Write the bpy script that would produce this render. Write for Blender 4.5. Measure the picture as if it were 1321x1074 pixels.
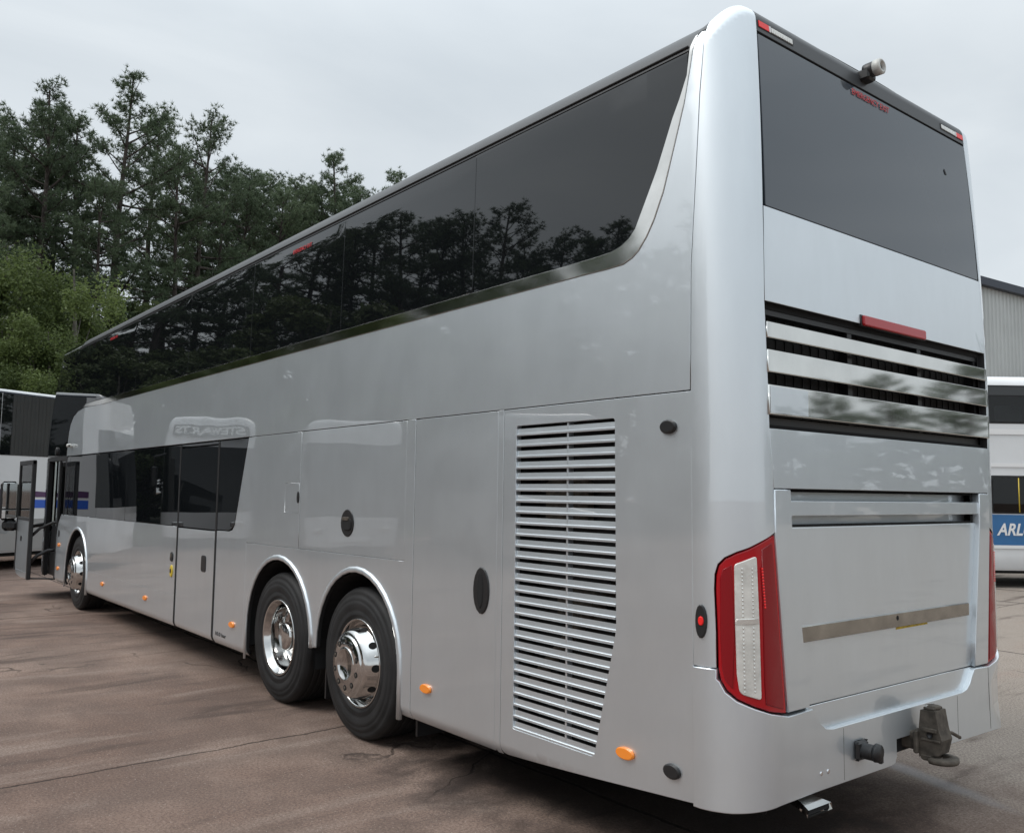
import bpy, math, random
import numpy as np
from mathutils import Vector, Matrix
from mathutils.geometry import delaunay_2d_cdt

for o in list(bpy.data.objects): bpy.data.objects.remove(o, do_unlink=True)
scene = bpy.context.scene
COL = scene.collection

# ------------------------------------------------------------------ camera
cam_data = bpy.data.cameras.new('camera'); cam = bpy.data.objects.new('camera', cam_data); COL.objects.link(cam)
scene.camera = cam
YAW, PITCH, ROLL = .896986, .086964, .0130638
Fv = Vector((-math.sin(YAW)*math.cos(PITCH), math.cos(YAW)*math.cos(PITCH), math.sin(PITCH)))
R0 = Vector((math.cos(YAW), math.sin(YAW), 0)); U0 = R0.cross(Fv)
Rv = R0*math.cos(ROLL)+U0*math.sin(ROLL); Uv = -R0*math.sin(ROLL)+U0*math.cos(ROLL)
cam.matrix_world = Matrix(((Rv.x, Uv.x, -Fv.x, 2.288), (Rv.y, Uv.y, -Fv.y, -3.048), (Rv.z, Uv.z, -Fv.z, 1.713), (0, 0, 0, 1)))
cam_data.sensor_fit = 'HORIZONTAL'; cam_data.sensor_width = 36.0
cam_data.lens = 1135.144/1321*36.0
cam_data.clip_start = .05; cam_data.clip_end = 2000

# ------------------------------------------------------------------ sky, sun, exposure
SUN_EL, SUN_AZ = math.radians(52), math.radians(205)      # azimuth counted from +y towards +x
world = bpy.data.worlds.new('World'); scene.world = world; world.use_nodes = True
nt = world.node_tree; nt.nodes.clear()
def N(t, **k):
    n = nt.nodes.new(t)
    for a, b in k.items(): setattr(n, a, b)
    return n
out = N('ShaderNodeOutputWorld'); bg = N('ShaderNodeBackground'); bg.inputs[1].default_value = .12
sky = N('ShaderNodeTexSky', sky_type='NISHITA', sun_disc=False)
sky.sun_elevation = SUN_EL; sky.sun_rotation = SUN_AZ; sky.air_density = 1.0; sky.dust_density = 3.0; sky.ozone_density = 1.0
tc = N('ShaderNodeTexCoord'); mp = N('ShaderNodeMapping'); mp.inputs['Scale'].default_value = (1.0, 1.0, 3.2)
n1 = N('ShaderNodeTexNoise'); n1.inputs['Scale'].default_value = 1.7; n1.inputs['Detail'].default_value = 6; n1.inputs['Roughness'].default_value = .5
n1.inputs['Distortion'].default_value = .6
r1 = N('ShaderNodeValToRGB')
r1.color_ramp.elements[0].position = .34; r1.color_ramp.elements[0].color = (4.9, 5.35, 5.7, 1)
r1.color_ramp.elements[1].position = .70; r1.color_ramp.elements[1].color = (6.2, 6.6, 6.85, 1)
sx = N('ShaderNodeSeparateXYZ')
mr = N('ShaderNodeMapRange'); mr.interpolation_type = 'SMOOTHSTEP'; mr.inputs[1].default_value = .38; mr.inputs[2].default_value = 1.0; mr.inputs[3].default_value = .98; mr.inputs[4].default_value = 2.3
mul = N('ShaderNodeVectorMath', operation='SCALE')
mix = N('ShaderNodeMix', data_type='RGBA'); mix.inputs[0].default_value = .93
nt.links.new(tc.outputs['Generated'], mp.inputs[0]); nt.links.new(mp.outputs[0], n1.inputs['Vector'])
nt.links.new(n1.outputs[0], r1.inputs[0])
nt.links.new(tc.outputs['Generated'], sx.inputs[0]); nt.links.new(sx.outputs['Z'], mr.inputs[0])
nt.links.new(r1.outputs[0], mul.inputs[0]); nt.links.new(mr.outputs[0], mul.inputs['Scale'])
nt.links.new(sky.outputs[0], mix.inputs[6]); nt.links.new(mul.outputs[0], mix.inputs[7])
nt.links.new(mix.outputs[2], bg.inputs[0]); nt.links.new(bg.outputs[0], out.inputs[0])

sun_d = bpy.data.lights.new('sun', 'SUN'); sun = bpy.data.objects.new('sun', sun_d); COL.objects.link(sun)
sun_d.energy = 1.5; sun_d.angle = math.radians(28); sun_d.color = (1.0, .97, .93)
sd = Vector((math.sin(SUN_AZ)*math.cos(SUN_EL), math.cos(SUN_AZ)*math.cos(SUN_EL), math.sin(SUN_EL)))
sun.rotation_euler = sd.to_track_quat('Z', 'Y').to_euler(); sun.location = (0, 0, 60)

scene.render.engine = 'CYCLES'
scene.view_settings.view_transform = 'Standard'; scene.view_settings.look = 'None'
scene.view_settings.exposure = .18; scene.view_settings.gamma = 1.0; scene.view_settings.use_curve_mapping = False

# ------------------------------------------------------------------ materials
MATS = {}
def mat(name, col=(.5, .5, .5), rough=.5, metal=0.0, coat=0.0, spec=.5, ior=1.5, bump=None, var=None, trans=0.0, emit=None, coatr=.03):
    m = bpy.data.materials.new(name); m.use_nodes = True; t = m.node_tree; b = t.nodes['Principled BSDF']
    b.inputs['Base Color'].default_value = (*col, 1); b.inputs['Roughness'].default_value = rough
    b.inputs['Metallic'].default_value = metal; b.inputs['Coat Weight'].default_value = coat
    b.inputs['Coat Roughness'].default_value = coatr
    b.inputs['Specular IOR Level'].default_value = spec; b.inputs['IOR'].default_value = ior
    b.inputs['Transmission Weight'].default_value = trans
    if emit: b.inputs['Emission Color'].default_value = (*emit[0], 1); b.inputs['Emission Strength'].default_value = emit[1]
    tcn = t.nodes.new('ShaderNodeTexCoord')
    if bump:                       # list of (scale, distance)
        prev = None
        for sc, di in bump:
            nz = t.nodes.new('ShaderNodeTexNoise'); nz.inputs['Scale'].default_value = sc; nz.inputs['Detail'].default_value = 1 if sc < 4 else 3
            bp = t.nodes.new('ShaderNodeBump'); bp.inputs['Distance'].default_value = di; bp.inputs['Strength'].default_value = 1.0
            t.links.new(tcn.outputs['Object'], nz.inputs['Vector']); t.links.new(nz.outputs[0], bp.inputs['Height'])
            if prev: t.links.new(prev.outputs[0], bp.inputs['Normal'])
            prev = bp
        t.links.new(prev.outputs[0], b.inputs['Normal'])
        if coat: t.links.new(prev.outputs[0], b.inputs['Coat Normal'])
    if var:                        # (scale, dark factor, light factor)
        nz = t.nodes.new('ShaderNodeTexNoise'); nz.inputs['Scale'].default_value = var[0]; nz.inputs['Detail'].default_value = 6
        rp = t.nodes.new('ShaderNodeValToRGB')
        rp.color_ramp.elements[0].position = .3; rp.color_ramp.elements[1].position = .7
        rp.color_ramp.elements[0].color = (*[c*var[1] for c in col], 1); rp.color_ramp.elements[1].color = (*[min(1, c*var[2]) for c in col], 1)
        t.links.new(tcn.outputs['Object'], nz.inputs['Vector']); t.links.new(nz.outputs[0], rp.inputs[0]); t.links.new(rp.outputs[0], b.inputs['Base Color'])
    MATS[name] = m
    return m
mat('silver', (.70, .75, .785), .33, .84, 1.0, bump=[(1.4, .0028)])
MATS['silver'].node_tree.nodes['Principled BSDF'].inputs['Coat IOR'].default_value = 1.85
def smudge(m, lo, hi, sc=(2.2, 2.2, .35)):
    # wiped and rain-streaked film: only the gloss varies
    t = m.node_tree; b = t.nodes['Principled BSDF']; c = t.nodes.new('ShaderNodeTexCoord'); p = t.nodes.new('ShaderNodeMapping'); p.inputs['Scale'].default_value = sc
    n = t.nodes.new('ShaderNodeTexNoise'); n.inputs['Scale'].default_value = 2.4; n.inputs['Detail'].default_value = 7; n.inputs['Roughness'].default_value = .65
    r = t.nodes.new('ShaderNodeMapRange'); r.inputs[1].default_value = .35; r.inputs[2].default_value = .7; r.inputs[3].default_value = lo; r.inputs[4].default_value = hi
    t.links.new(c.outputs['Object'], p.inputs[0]); t.links.new(p.outputs[0], n.inputs['Vector']); t.links.new(n.outputs[0], r.inputs[0]); return r.outputs[0]
_m = MATS['silver']; _b = _m.node_tree.nodes['Principled BSDF']
_sc = _m.node_tree.nodes.new('ShaderNodeVectorMath'); _sc.operation = 'SCALE'; _sc.inputs[0].default_value = _b.inputs['Base Color'].default_value[:3]
_m.node_tree.links.new(smudge(_m, .975, 1.012, (3, 3, 1.2)), _sc.inputs['Scale']); _m.node_tree.links.new(_sc.outputs[0], _b.inputs['Base Color'])
_m.node_tree.links.new(smudge(_m, .004, .03, (1.2, 1.2, .8)), _b.inputs['Coat Roughness']); _m.node_tree.links.new(smudge(_m, .43, .47, (1, 1, 1)), _b.inputs['Roughness'])
mat('black_glass', (.005, .006, .007), .012, 0, 0, .5, 1.68, bump=[(1.3, .0006)])
mat('rear_glass', (.052, .066, .082), .04, 0, 0, .6, 1.62, bump=[(1.3, .0010)])
mat('steel', (.66, .655, .63), .05, 1.0, bump=[(1.2, .0010)], var=(5, .92, 1.04))
mat('trim_steel', (.86, .84, .80), .07, 1.0, bump=[(1.2, .0008)], var=(9, .9, 1.03))
mat('strip_steel', (.40, .385, .355), .16, 1.0, bump=[(2.5, .0015)], var=(9, .75, 1.1))
mat('chrome', (.72, .73, .74), .07, 1.0, bump=[(3.0, .002)])
mat('wheel_alloy', (.66, .66, .65), .10, 1.0, bump=[(40, .0001)], var=(9, .86, 1.05))
mat('rubber', (.013, .013, .0135), .66, 0, 0, .4, bump=[(60, .0008), (12, .001)], var=(7, .75, 1.5))
mat('black_plastic', (.016, .016, .017), .42, bump=[(180, .0002)])
mat('black_matt', (.006, .006, .0065), .9)
mat('engine_dark', (.012, .012, .012), .7, var=(8, .5, 2.0))
mat('roof_grey', (.040, .043, .046), .42, 0, 0, var=(4, .8, 1.15))
mat('cap_grey', (.05, .054, .058), .42, 0, 0)
mat('joint_grey', (.055, .058, .06), .5)
mat('seal', (.01, .01, .011), .6)
mat('amber', (.75, .22, .02), .15, 0, .8, emit=((1, .3, .02), .12))
mat('red_lens', (.40, .004, .010), .08, 0, .15, bump=[(120, .0002)])
mat('red_lens_dark', (.24, .003, .008), .10, 0, .1, bump=[(150, .0004)])
mat('red_led', (.8, .02, .02), .2, emit=((1, .03, .03), .06))
mat('clear_lens', (.74, .74, .70), .16, .2, 1.0, bump=[(45, .001)], var=(14, .82, 1.15))
mat('led_dot', (.75, .75, .72), .12, .6, 1.0)
mat('white_plastic', (.55, .55, .52), .4, var=(30, .7, 1.1))
mat('red_text', (.55, .04, .05), .5)
mat('black_text', (.02, .02, .02), .5)
mat('tow_iron', (.085, .072, .058), .75, .2, bump=[(40, .002)], var=(20, .5, 1.5))
mat('yellow', (.62, .45, .04), .4)
mat('yellow_tape', (.55, .38, .03), .7, var=(60, .6, 1.1))
mat('mirror_glass', (.75, .78, .78), .03, 1.0)
mat('coach_white', (.66, .67, .68), .22, 0, .8, bump=[(1.4, .002)], var=(1.5, .95, 1.03))
mat('coach_silver', (.36, .37, .38), .3, .6, .8, bump=[(1.4, .002)])
mat('coach_grey', (.26, .27, .28), .3, .2, .8)
mat('purple', (.075, .025, .095), .3, 0, .6)
mat('blue', (.015, .095, .50), .3, 0, .6)
mat('bus_blue', (.012, .115, .29), .3, 0, .6, var=(3, .9, 1.1))
mat('white_letter', (.75, .75, .75), .4)
mat('sign_lit', (.75, .78, .78), .3)
mat('seat_fabric', (.10, .11, .14), .9, var=(20, .6, 1.3))
mat('headlamp', (.6, .6, .6), .08, .6, 1.0)
mat('navy', (.012, .018, .035), .45)
mat('bark', (.050, .040, .034), .95, bump=[(9, .03)], var=(5, .6, 1.4))
mat('birch_bark', (.13, .12, .10), .9, var=(8, .4, 1.3))
def mix_mat(name, fac_ior, tint):
    m = bpy.data.materials.new(name); m.use_nodes = True; t = m.node_tree; t.nodes.clear()
    o = t.nodes.new('ShaderNodeOutputMaterial'); mx = t.nodes.new('ShaderNodeMixShader'); fr = t.nodes.new('ShaderNodeFresnel')
    fr.inputs[0].default_value = fac_ior
    tr = t.nodes.new('ShaderNodeBsdfTransparent'); tr.inputs[0].default_value = (*tint, 1)
    gl = t.nodes.new('ShaderNodeBsdfGlossy'); gl.inputs['Roughness'].default_value = .01
    t.links.new(fr.outputs[0], mx.inputs[0]); t.links.new(tr.outputs[0], mx.inputs[1]); t.links.new(gl.outputs[0], mx.inputs[2])
    t.links.new(mx.outputs[0], o.inputs[0]); MATS[name] = m
mix_mat('clear_glass', 1.5, (.62, .66, .66))
mix_mat('bus_glass', 1.5, (.30, .32, .33))
def leaf_mat(name, c0, c1, trl=.25):
    m = bpy.data.materials.new(name); m.use_nodes = True; t = m.node_tree; b = t.nodes['Principled BSDF']
    b.inputs['Roughness'].default_value = .6; b.inputs['Specular IOR Level'].default_value = .3
    at = t.nodes.new('ShaderNodeAttribute'); at.attribute_name = 'tone'
    oi = t.nodes.new('ShaderNodeObjectInfo'); ad = t.nodes.new('ShaderNodeMath'); ad.operation = 'MULTIPLY_ADD'
    ad.inputs[1].default_value = .35; t.links.new(oi.outputs['Random'], ad.inputs[0]); 
    m2 = t.nodes.new('ShaderNodeMath'); m2.operation = 'MULTIPLY'; m2.inputs[1].default_value = .65
    t.links.new(at.outputs['Fac'], m2.inputs[0]); t.links.new(m2.outputs[0], ad.inputs[2])
    rp = t.nodes.new('ShaderNodeValToRGB'); rp.color_ramp.elements[0].color = (*c0, 1); rp.color_ramp.elements[1].color = (*c1, 1)
    t.links.new(ad.outputs[0], rp.inputs[0]); t.links.new(rp.outputs[0], b.inputs['Base Color'])
    o = t.nodes['Material Output']; tl = t.nodes.new('ShaderNodeBsdfTranslucent'); mx = t.nodes.new('ShaderNodeMixShader'); mx.inputs[0].default_value = trl
    t.links.new(rp.outputs[0], tl.inputs[0]); t.links.new(b.outputs[0], mx.inputs[1]); t.links.new(tl.outputs[0], mx.inputs[2]); t.links.new(mx.outputs[0], o.inputs[0])
    MATS[name] = m
leaf_mat('needles', (.052, .078, .047), (.140, .185, .100), .25)
leaf_mat('leaves', (.040, .062, .022), (.165, .215, .068), .4)
leaf_mat('leaves_dark', (.04, .058, .024), (.11, .14, .055), .3)

# ------------------------------------------------------------------ helpers
def link(o, parent=None):
    COL.objects.link(o)
    if parent is not None: o.parent = parent
    return o
def tag(o, label, cat, group=None):
    o['label'] = label; o['category'] = cat
    if group: o['group'] = group
    return o
def thing(name, label, cat, loc=(0, 0, 0), rotz=0.0, group=None):
    o = bpy.data.objects.new(name, None); o.empty_display_size = .3; link(o)
    o.location = loc; o.rotation_euler = (0, 0, rotz)
    return tag(o, label, cat, group)
class MB:
    def __init__(s): s.v = []; s.f = []; s.sm = []
    def add(s, vs, fs, smooth=False):
        o = len(s.v); s.v += [tuple(map(float, v)) for v in vs]; s.f += [tuple(i+o for i in f) for f in fs]; s.sm += [smooth]*len(fs); return s
    def box(s, a, b, bev=0.0):
        (x0, y0, z0), (x1, y1, z1) = a, b
        if bev <= 0:
            vs = [(x0,y0,z0),(x1,y0,z0),(x1,y1,z0),(x0,y1,z0),(x0,y0,z1),(x1,y0,z1),(x1,y1,z1),(x0,y1,z1)]
            return s.add(vs, [(0,3,2,1),(4,5,6,7),(0,1,5,4),(1,2,6,5),(2,3,7,6),(3,0,4,7)])
        c = bev
        def ring(z, i): return [(x0+i+c,y0+i,z),(x1-i-c,y0+i,z),(x1-i,y0+i+c,z),(x1-i,y1-i-c,z),(x1-i-c,y1-i,z),(x0+i+c,y1-i,z),(x0+i,y1-i-c,z),(x0+i,y0+i+c,z)]
        vs = ring(z0, c*.99)+ring(z0+c, 0)+ring(z1-c, 0)+ring(z1, c*.99)
        fs = [tuple(range(7, -1, -1)), tuple(range(24, 32))]
        for k in range(3):
            for i in range(8): fs.append((k*8+i, k*8+(i+1) % 8, k*8+8+(i+1) % 8, k*8+8+i))
        return s.add(vs, fs)
    def lathe(s, prof, n=32, axis='y', center=(0, 0, 0), flip=False, smooth=True):
        vs = []; fs = []; m = len(prof)
        for i in range(n):
            a = 2*math.pi*i/n; ca, sa = math.cos(a), math.sin(a)
            for r, h in prof:
                if axis == 'y': p = (r*ca, h, r*sa)
                elif axis == 'z': p = (r*ca, r*sa, h)
                else: p = (h, r*ca, r*sa)
                vs.append((p[0]+center[0], p[1]+center[1], p[2]+center[2]))
        for i in range(n):
            j = (i+1) % n
            for k in range(m-1):
                q = (i*m+k, i*m+k+1, j*m+k+1, j*m+k)
                fs.append(q[::-1] if flip else q)
        return s.add(vs, fs, smooth)
    def tube(s, pts, r, n=8, r1=None, smooth=True, caps=True):
        pts = [Vector(p) for p in pts]; m = len(pts); vs = []; fs = []
        up = Vector((0, 0, 1))
        for i, p in enumerate(pts):
            d = (pts[min(i+1, m-1)]-pts[max(i-1, 0)]).normalized()
            ref = up if abs(d.z) < .95 else Vector((1, 0, 0))
            a = d.cross(ref).normalized(); b = a.cross(d)
            rr = r if r1 is None else r+(r1-r)*i/(m-1)
            for k in range(n):
                t = 2*math.pi*k/n; vs.append(p+a*(rr*math.cos(t))+b*(rr*math.sin(t)))
        for i in range(m-1):
            for k in range(n): fs.append((i*n+k, i*n+(k+1) % n, (i+1)*n+(k+1) % n, (i+1)*n+k))
        if caps: fs.append(tuple(range(n))[::-1]); fs.append(tuple((m-1)*n+k for k in range(n)))
        return s.add(vs, fs, smooth)
    def prism(s, poly, axis, a, b):       # poly in the two other axes (order kept), extruded from a to b
        n = len(poly)
        def mk(p, h):
            return {'x': (h, p[0], p[1]), 'y': (p[0], h, p[1]), 'z': (p[0], p[1], h)}[axis]
        vs = [mk(p, a) for p in poly]+[mk(p, b) for p in poly]
        fs = [tuple(range(n))[::-1], tuple(range(n, 2*n))]+[(i, (i+1) % n, n+(i+1) % n, n+i) for i in range(n)]
        return s.add(vs, fs)
    def build(s, name, m, parent=None, fix=True):
        me = bpy.data.meshes.new(name); me.from_pydata(s.v, [], s.f)
        me.polygons.foreach_set('use_smooth', s.sm)
        me.materials.append(MATS[m]); me.update()
        if fix:
            import bmesh
            b = bmesh.new(); b.from_mesh(me); bmesh.ops.recalc_face_normals(b, faces=b.faces); b.to_mesh(me); b.free()
        o = bpy.data.objects.new(name, me); link(o, parent)
        return o
def arrmesh(name, V, Fc, m, parent=None, tone=None, smooth=False):
    V = np.asarray(V, np.float32); Fc = np.asarray(Fc, np.int32); k = Fc.shape[1]
    me = bpy.data.meshes.new(name); me.vertices.add(len(V)); me.vertices.foreach_set('co', V.ravel())
    me.loops.add(Fc.size); me.loops.foreach_set('vertex_index', Fc.ravel())
    me.polygons.add(len(Fc)); me.polygons.foreach_set('loop_start', np.arange(0, Fc.size, k, dtype=np.int32))
    me.update(calc_edges=True)
    if tone is not None:
        a = me.attributes.new('tone', 'FLOAT', 'POINT'); a.data.foreach_set('value', np.asarray(tone, np.float32))
    if smooth: me.polygons.foreach_set('use_smooth', np.ones(len(Fc), bool))
    me.materials.append(MATS[m]); me.validate()
    o = bpy.data.objects.new(name, me); link(o, parent)
    return o
def text_mesh(name, body, size, m, parent, origin, xdir, ydir, align='LEFT', extrude=.001, shear=0.0, bold=0.0, width=None):
    cu = bpy.data.curves.new(name, 'FONT'); cu.body = body; cu.size = size; cu.align_x = align; cu.extrude = extrude; cu.shear = shear; cu.offset = bold
    ob = bpy.data.objects.new(name, cu); COL.objects.link(ob)
    dg = bpy.context.evaluated_depsgraph_get(); me = bpy.data.meshes.new_from_object(ob.evaluated_get(dg))
    bpy.data.objects.remove(ob, do_unlink=True)
    xs = [v.co.x for v in me.vertices]; sc = 1.0
    if width: sc = width/(max(xs)-min(xs))
    X = Vector(xdir); Y = Vector(ydir); Zd = X.cross(Y); O = Vector(origin)
    for v in me.vertices: v.co = O+X*(v.co.x*sc)+Y*v.co.y+Zd*v.co.z
    me.materials.clear(); me.materials.append(MATS[m]); me.name = name; me.update()
    return link(bpy.data.objects.new(name, me), parent)
def in_poly(pts, poly):
    x, y = pts[:, 0], pts[:, 1]; r = np.zeros(len(pts), bool); n = len(poly)
    for i in range(n):
        x0, y0 = poly[i]; x1, y1 = poly[(i+1) % n]
        if y0 == y1: continue
        c = ((y0 > y) != (y1 > y)) & (x < (x1-x0)*(y-y0)/(y1-y0)+x0); r ^= c
    return r
def dist_poly(pts, poly):
    d = np.full(len(pts), 1e9); P_ = np.array(poly)
    for i in range(len(poly)):
        a = P_[i]; b = P_[(i+1) % len(poly)]; ab = b-a; l = ab@ab
        t = np.clip(((pts-a)@ab)/max(l, 1e-12), 0, 1)
        d = np.minimum(d, np.linalg.norm(pts-(a+t[:, None]*ab), axis=1))
    return d
def area(poly): return .5*sum(poly[i][0]*poly[(i+1) % len(poly)][1]-poly[(i+1) % len(poly)][0]*poly[i][1] for i in range(len(poly)))
def shrink(poly, g):
    if area(poly) < 0: poly = poly[::-1]
    n = len(poly); r = []
    for i in range(n):
        p0 = Vector(poly[i-1]); p1 = Vector(poly[i]); p2 = Vector(poly[(i+1) % n])
        e0 = (p1-p0).normalized(); e1 = (p2-p1).normalized()
        n0 = Vector((-e0.y, e0.x)); n1 = Vector((-e1.y, e1.x)); b = n0+n1
        l = max(.35, b.length_squared/2); r.append(tuple(p1+b*(g/l)))
    return r
def fillet(poly, rad, seg=4):
    """round the corners of a 2-D polygon; rad is one number or one per corner"""
    n = len(poly); r = []
    for i in range(n):
        q = rad[i] if isinstance(rad, (list, tuple)) else rad
        p0 = Vector(poly[i-1]); p1 = Vector(poly[i]); p2 = Vector(poly[(i+1) % n])
        if q <= 0: r.append(tuple(p1)); continue
        a = p1+(p0-p1).normalized()*min(q, (p0-p1).length*.48); b = p1+(p2-p1).normalized()*min(q, (p2-p1).length*.48)
        for k in range(seg+1):
            t = k/seg; r.append(tuple(a*(1-t)**2+p1*(2*t*(1-t))+b*t*t))
    return r
def ellipse(cx, cy, rx, ry, n=20, p=2.0):
    r = []
    for i in range(n):
        a = 2*math.pi*i/n; c, s_ = math.cos(a), math.sin(a)
        r.append((cx+rx*math.copysign(abs(c)**(2/p), c), cy+ry*math.copysign(abs(s_)**(2/p), s_)))
    return r
# ------------------------------------------------------------------ the yard
def ground_material():
    m = bpy.data.materials.new('yard_tarmac'); m.use_nodes = True; t = m.node_tree; b = t.nodes['Principled BSDF']; MATS['yard'] = m
    L = t.links.new
    def nd(k, **kw):
        n = t.nodes.new(k)
        for a, v in kw.items(): setattr(n, a, v)
        return n
    def noise(sc, det=5, ro=.55, dist=0.0, vec=None):
        n = nd('ShaderNodeTexNoise'); n.inputs['Scale'].default_value = sc; n.inputs['Detail'].default_value = det; n.inputs['Roughness'].default_value = ro; n.inputs['Distortion'].default_value = dist
        L(vec if vec else co, n.inputs['Vector']); return n.outputs[0]
    def ramp(v, p0, p1, c0=None, c1=None):
        n = nd('ShaderNodeMapRange', interpolation_type='SMOOTHSTEP'); n.inputs[1].default_value = p0; n.inputs[2].default_value = p1
        n.inputs[3].default_value = 0.0 if c0 is None else c0[0]; n.inputs[4].default_value = 1.0 if c1 is None else c1[0]; L(v, n.inputs[0]); return n.outputs[0]
    def math_(op, a, bb=None, c=None):
        n = nd('ShaderNodeMath', operation=op)
        for i, v in enumerate((a, bb, c)):
            if v is None: continue
            if isinstance(v, (int, float)): n.inputs[i].default_value = v
            else: L(v, n.inputs[i])
        return n.outputs[0]
    def mixc(f, a, bb, mode='MIX'):
        n = nd('ShaderNodeMix', data_type='RGBA', blend_type=mode)
        for i, v in ((0, f), (6, a), (7, bb)):
            if isinstance(v, (int, float)): n.inputs[i].default_value = v
            elif isinstance(v, tuple): n.inputs[i].default_value = (*v, 1)
            else: L(v, n.inputs[i])
        return n.outputs[2]
    tcn = nd('ShaderNodeTexCoord'); co = tcn.outputs['Object']
    sp = nd('ShaderNodeSeparateXYZ'); L(co, sp.inputs[0]); X, Y = sp.outputs[0], sp.outputs[1]
    big = noise(.32, 6, .6, .4); mid = noise(1.6, 6, .62, .3); fine = noise(62, 6, .85); grit = noise(120, 3, .6)
    mp_ = nd('ShaderNodeMapping'); mp_.inputs['Scale'].default_value = (2.4, .55, 1); mp_.inputs['Rotation'].default_value = (0, 0, .12); L(co, mp_.inputs[0])
    streak = noise(1.1, 5, .6, .5, mp_.outputs[0])
    c = mixc(ramp(big, .34, .66), (.200, .137, .110), (.345, .258, .212))
    c = mixc(ramp(mid, .36, .68), mixc(.5, c, (.100, .073, .062)), c)
    # greyer, sandier surface on the far side of the yard
    side = math_('ADD', math_('MULTIPLY', Y, .22), math_('MULTIPLY', mid, .9))
    c = mixc(ramp(side, .75, 1.25), c, (.35, .305, .262))
    # worn light patches and dark damp streaks
    c = mixc(math_('MULTIPLY', ramp(streak, .54, .70), .55), c, (.34, .27, .228))
    c = mixc(math_('MULTIPLY', ramp(streak, .46, .30), .75), c, (.075, .056, .048))
    # tyre tracks along the lane beside the coach
    # aggregate
    vor = nd('ShaderNodeTexVoronoi'); vor.inputs['Scale'].default_value = 52; L(co, vor.inputs['Vector'])
    c = mixc(ramp(fine, .40, .60), mixc(.66, c, (.072, .050, .042)), c)
    c = mixc(math_('MULTIPLY', ramp(vor.outputs['Distance'], .28, .10), math_('MULTIPLY', ramp(grit, .5, .60), .8)), c, (.42, .37, .33))
    # oily stain plus painted shade under the engine and along the sill, ragged outline
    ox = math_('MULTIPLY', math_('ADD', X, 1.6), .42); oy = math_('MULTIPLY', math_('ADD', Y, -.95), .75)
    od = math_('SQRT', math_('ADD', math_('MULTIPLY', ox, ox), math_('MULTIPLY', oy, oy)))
    oil_shade = ramp(math_('ADD', od, math_('MULTIPLY', math_('SUBTRACT', mid, .5), 1.6)), 1.05, .45)
    c = mixc(math_('MULTIPLY', oil_shade, .78), c, (.022, .018, .017))
    # pale washed streak behind the coach
    px_ = math_('ADD', X, .42); py_ = math_('ADD', math_('ADD', Y, -2.45), math_('MULTIPLY', px_, .30))
    pd = math_('SQRT', math_('ADD', math_('MULTIPLY', math_('MULTIPLY', px_, 1.5), math_('MULTIPLY', px_, 1.5)), math_('MULTIPLY', math_('MULTIPLY', py_, 8.0), math_('MULTIPLY', py_, 8.0))))
    pale = ramp(math_('ADD', pd, math_('MULTIPLY', math_('SUBTRACT', mid, .5), 1.3)), 1.0, .3)
    c = mixc(math_('MULTIPLY', pale, .5), c, (.33, .33, .34))
    # joints between the laid strips of tarmac and cracks
    wob = math_('MULTIPLY', math_('SUBTRACT', noise(2.3, 4, .6), .5), .10)
    wob2 = math_('MULTIPLY', math_('SUBTRACT', noise(14, 3, .6), .5), .03)
    def joint(v, at, w):
        return ramp(math_('ABSOLUTE', math_('ADD', math_('ADD', math_('ADD', v, -at), wob), wob2)), w, w*.3)
    J = None
    Xs = math_('ADD', X, math_('MULTIPLY', Y, .03)); Xd = math_('ADD', X, math_('MULTIPLY', Y, .25))
    for v, at, w in ((Xs, -3.62, .013), (Xs, -10.95, .03), (Xd, -16.3, .05), (Xs, -24.0, .05), (Xs, 4.2, .014), (Y, .62, .022), (Y, 7.7, .03), (Y, 12.9, .05), (Y, 15.0, .06)):
        j = joint(v, at, w); J = j if J is None else math_('MAXIMUM', J, j)
    vc = nd('ShaderNodeTexVoronoi', feature='DISTANCE_TO_EDGE'); vc.inputs['Scale'].default_value = .55
    wv = nd('ShaderNodeVectorMath', operation='ADD'); ns = nd('ShaderNodeTexNoise'); ns.inputs['Scale'].default_value = 3; ns.inputs['Detail'].default_value = 5; L(co, ns.inputs['Vector'])
    scv = nd('ShaderNodeVectorMath', operation='SCALE'); scv.inputs['Scale'].default_value = .35; L(ns.outputs['Color'], scv.inputs[0]); L(co, wv.inputs[0]); L(scv.outputs[0], wv.inputs[1]); L(wv.outputs[0], vc.inputs['Vector'])
    crack = math_('MULTIPLY', ramp(vc.outputs['Distance'], .010, .002), ramp(big, .50, .60))
    J = math_('MAXIMUM', J, math_('MULTIPLY', crack, .8))
    c = mixc(math_('MULTIPLY', J, .8), c, (.025, .020, .018))
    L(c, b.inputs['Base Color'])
    ro = ramp(mid, .3, .7, (.72, .72, .72), (.92, .92, .92)); L(ro, b.inputs['Roughness']); b.inputs['Specular IOR Level'].default_value = .15
    h = math_('ADD', math_('MULTIPLY', fine, .8), math_('MULTIPLY', grit, .5)); h = math_('ADD', h, math_('MULTIPLY', mid, 1.2)); h = math_('SUBTRACT', h, math_('MULTIPLY', J, 2.0))
    bp = nd('ShaderNodeBump'); bp.inputs['Distance'].default_value = .0045; bp.inputs['Strength'].default_value = 1.0; L(h, bp.inputs['Height']); L(bp.outputs[0], b.inputs['Normal'])
ground_material()
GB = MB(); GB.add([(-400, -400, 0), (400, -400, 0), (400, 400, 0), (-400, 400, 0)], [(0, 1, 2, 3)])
g = GB.build('ground', 'yard'); g['kind'] = 'structure'
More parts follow.
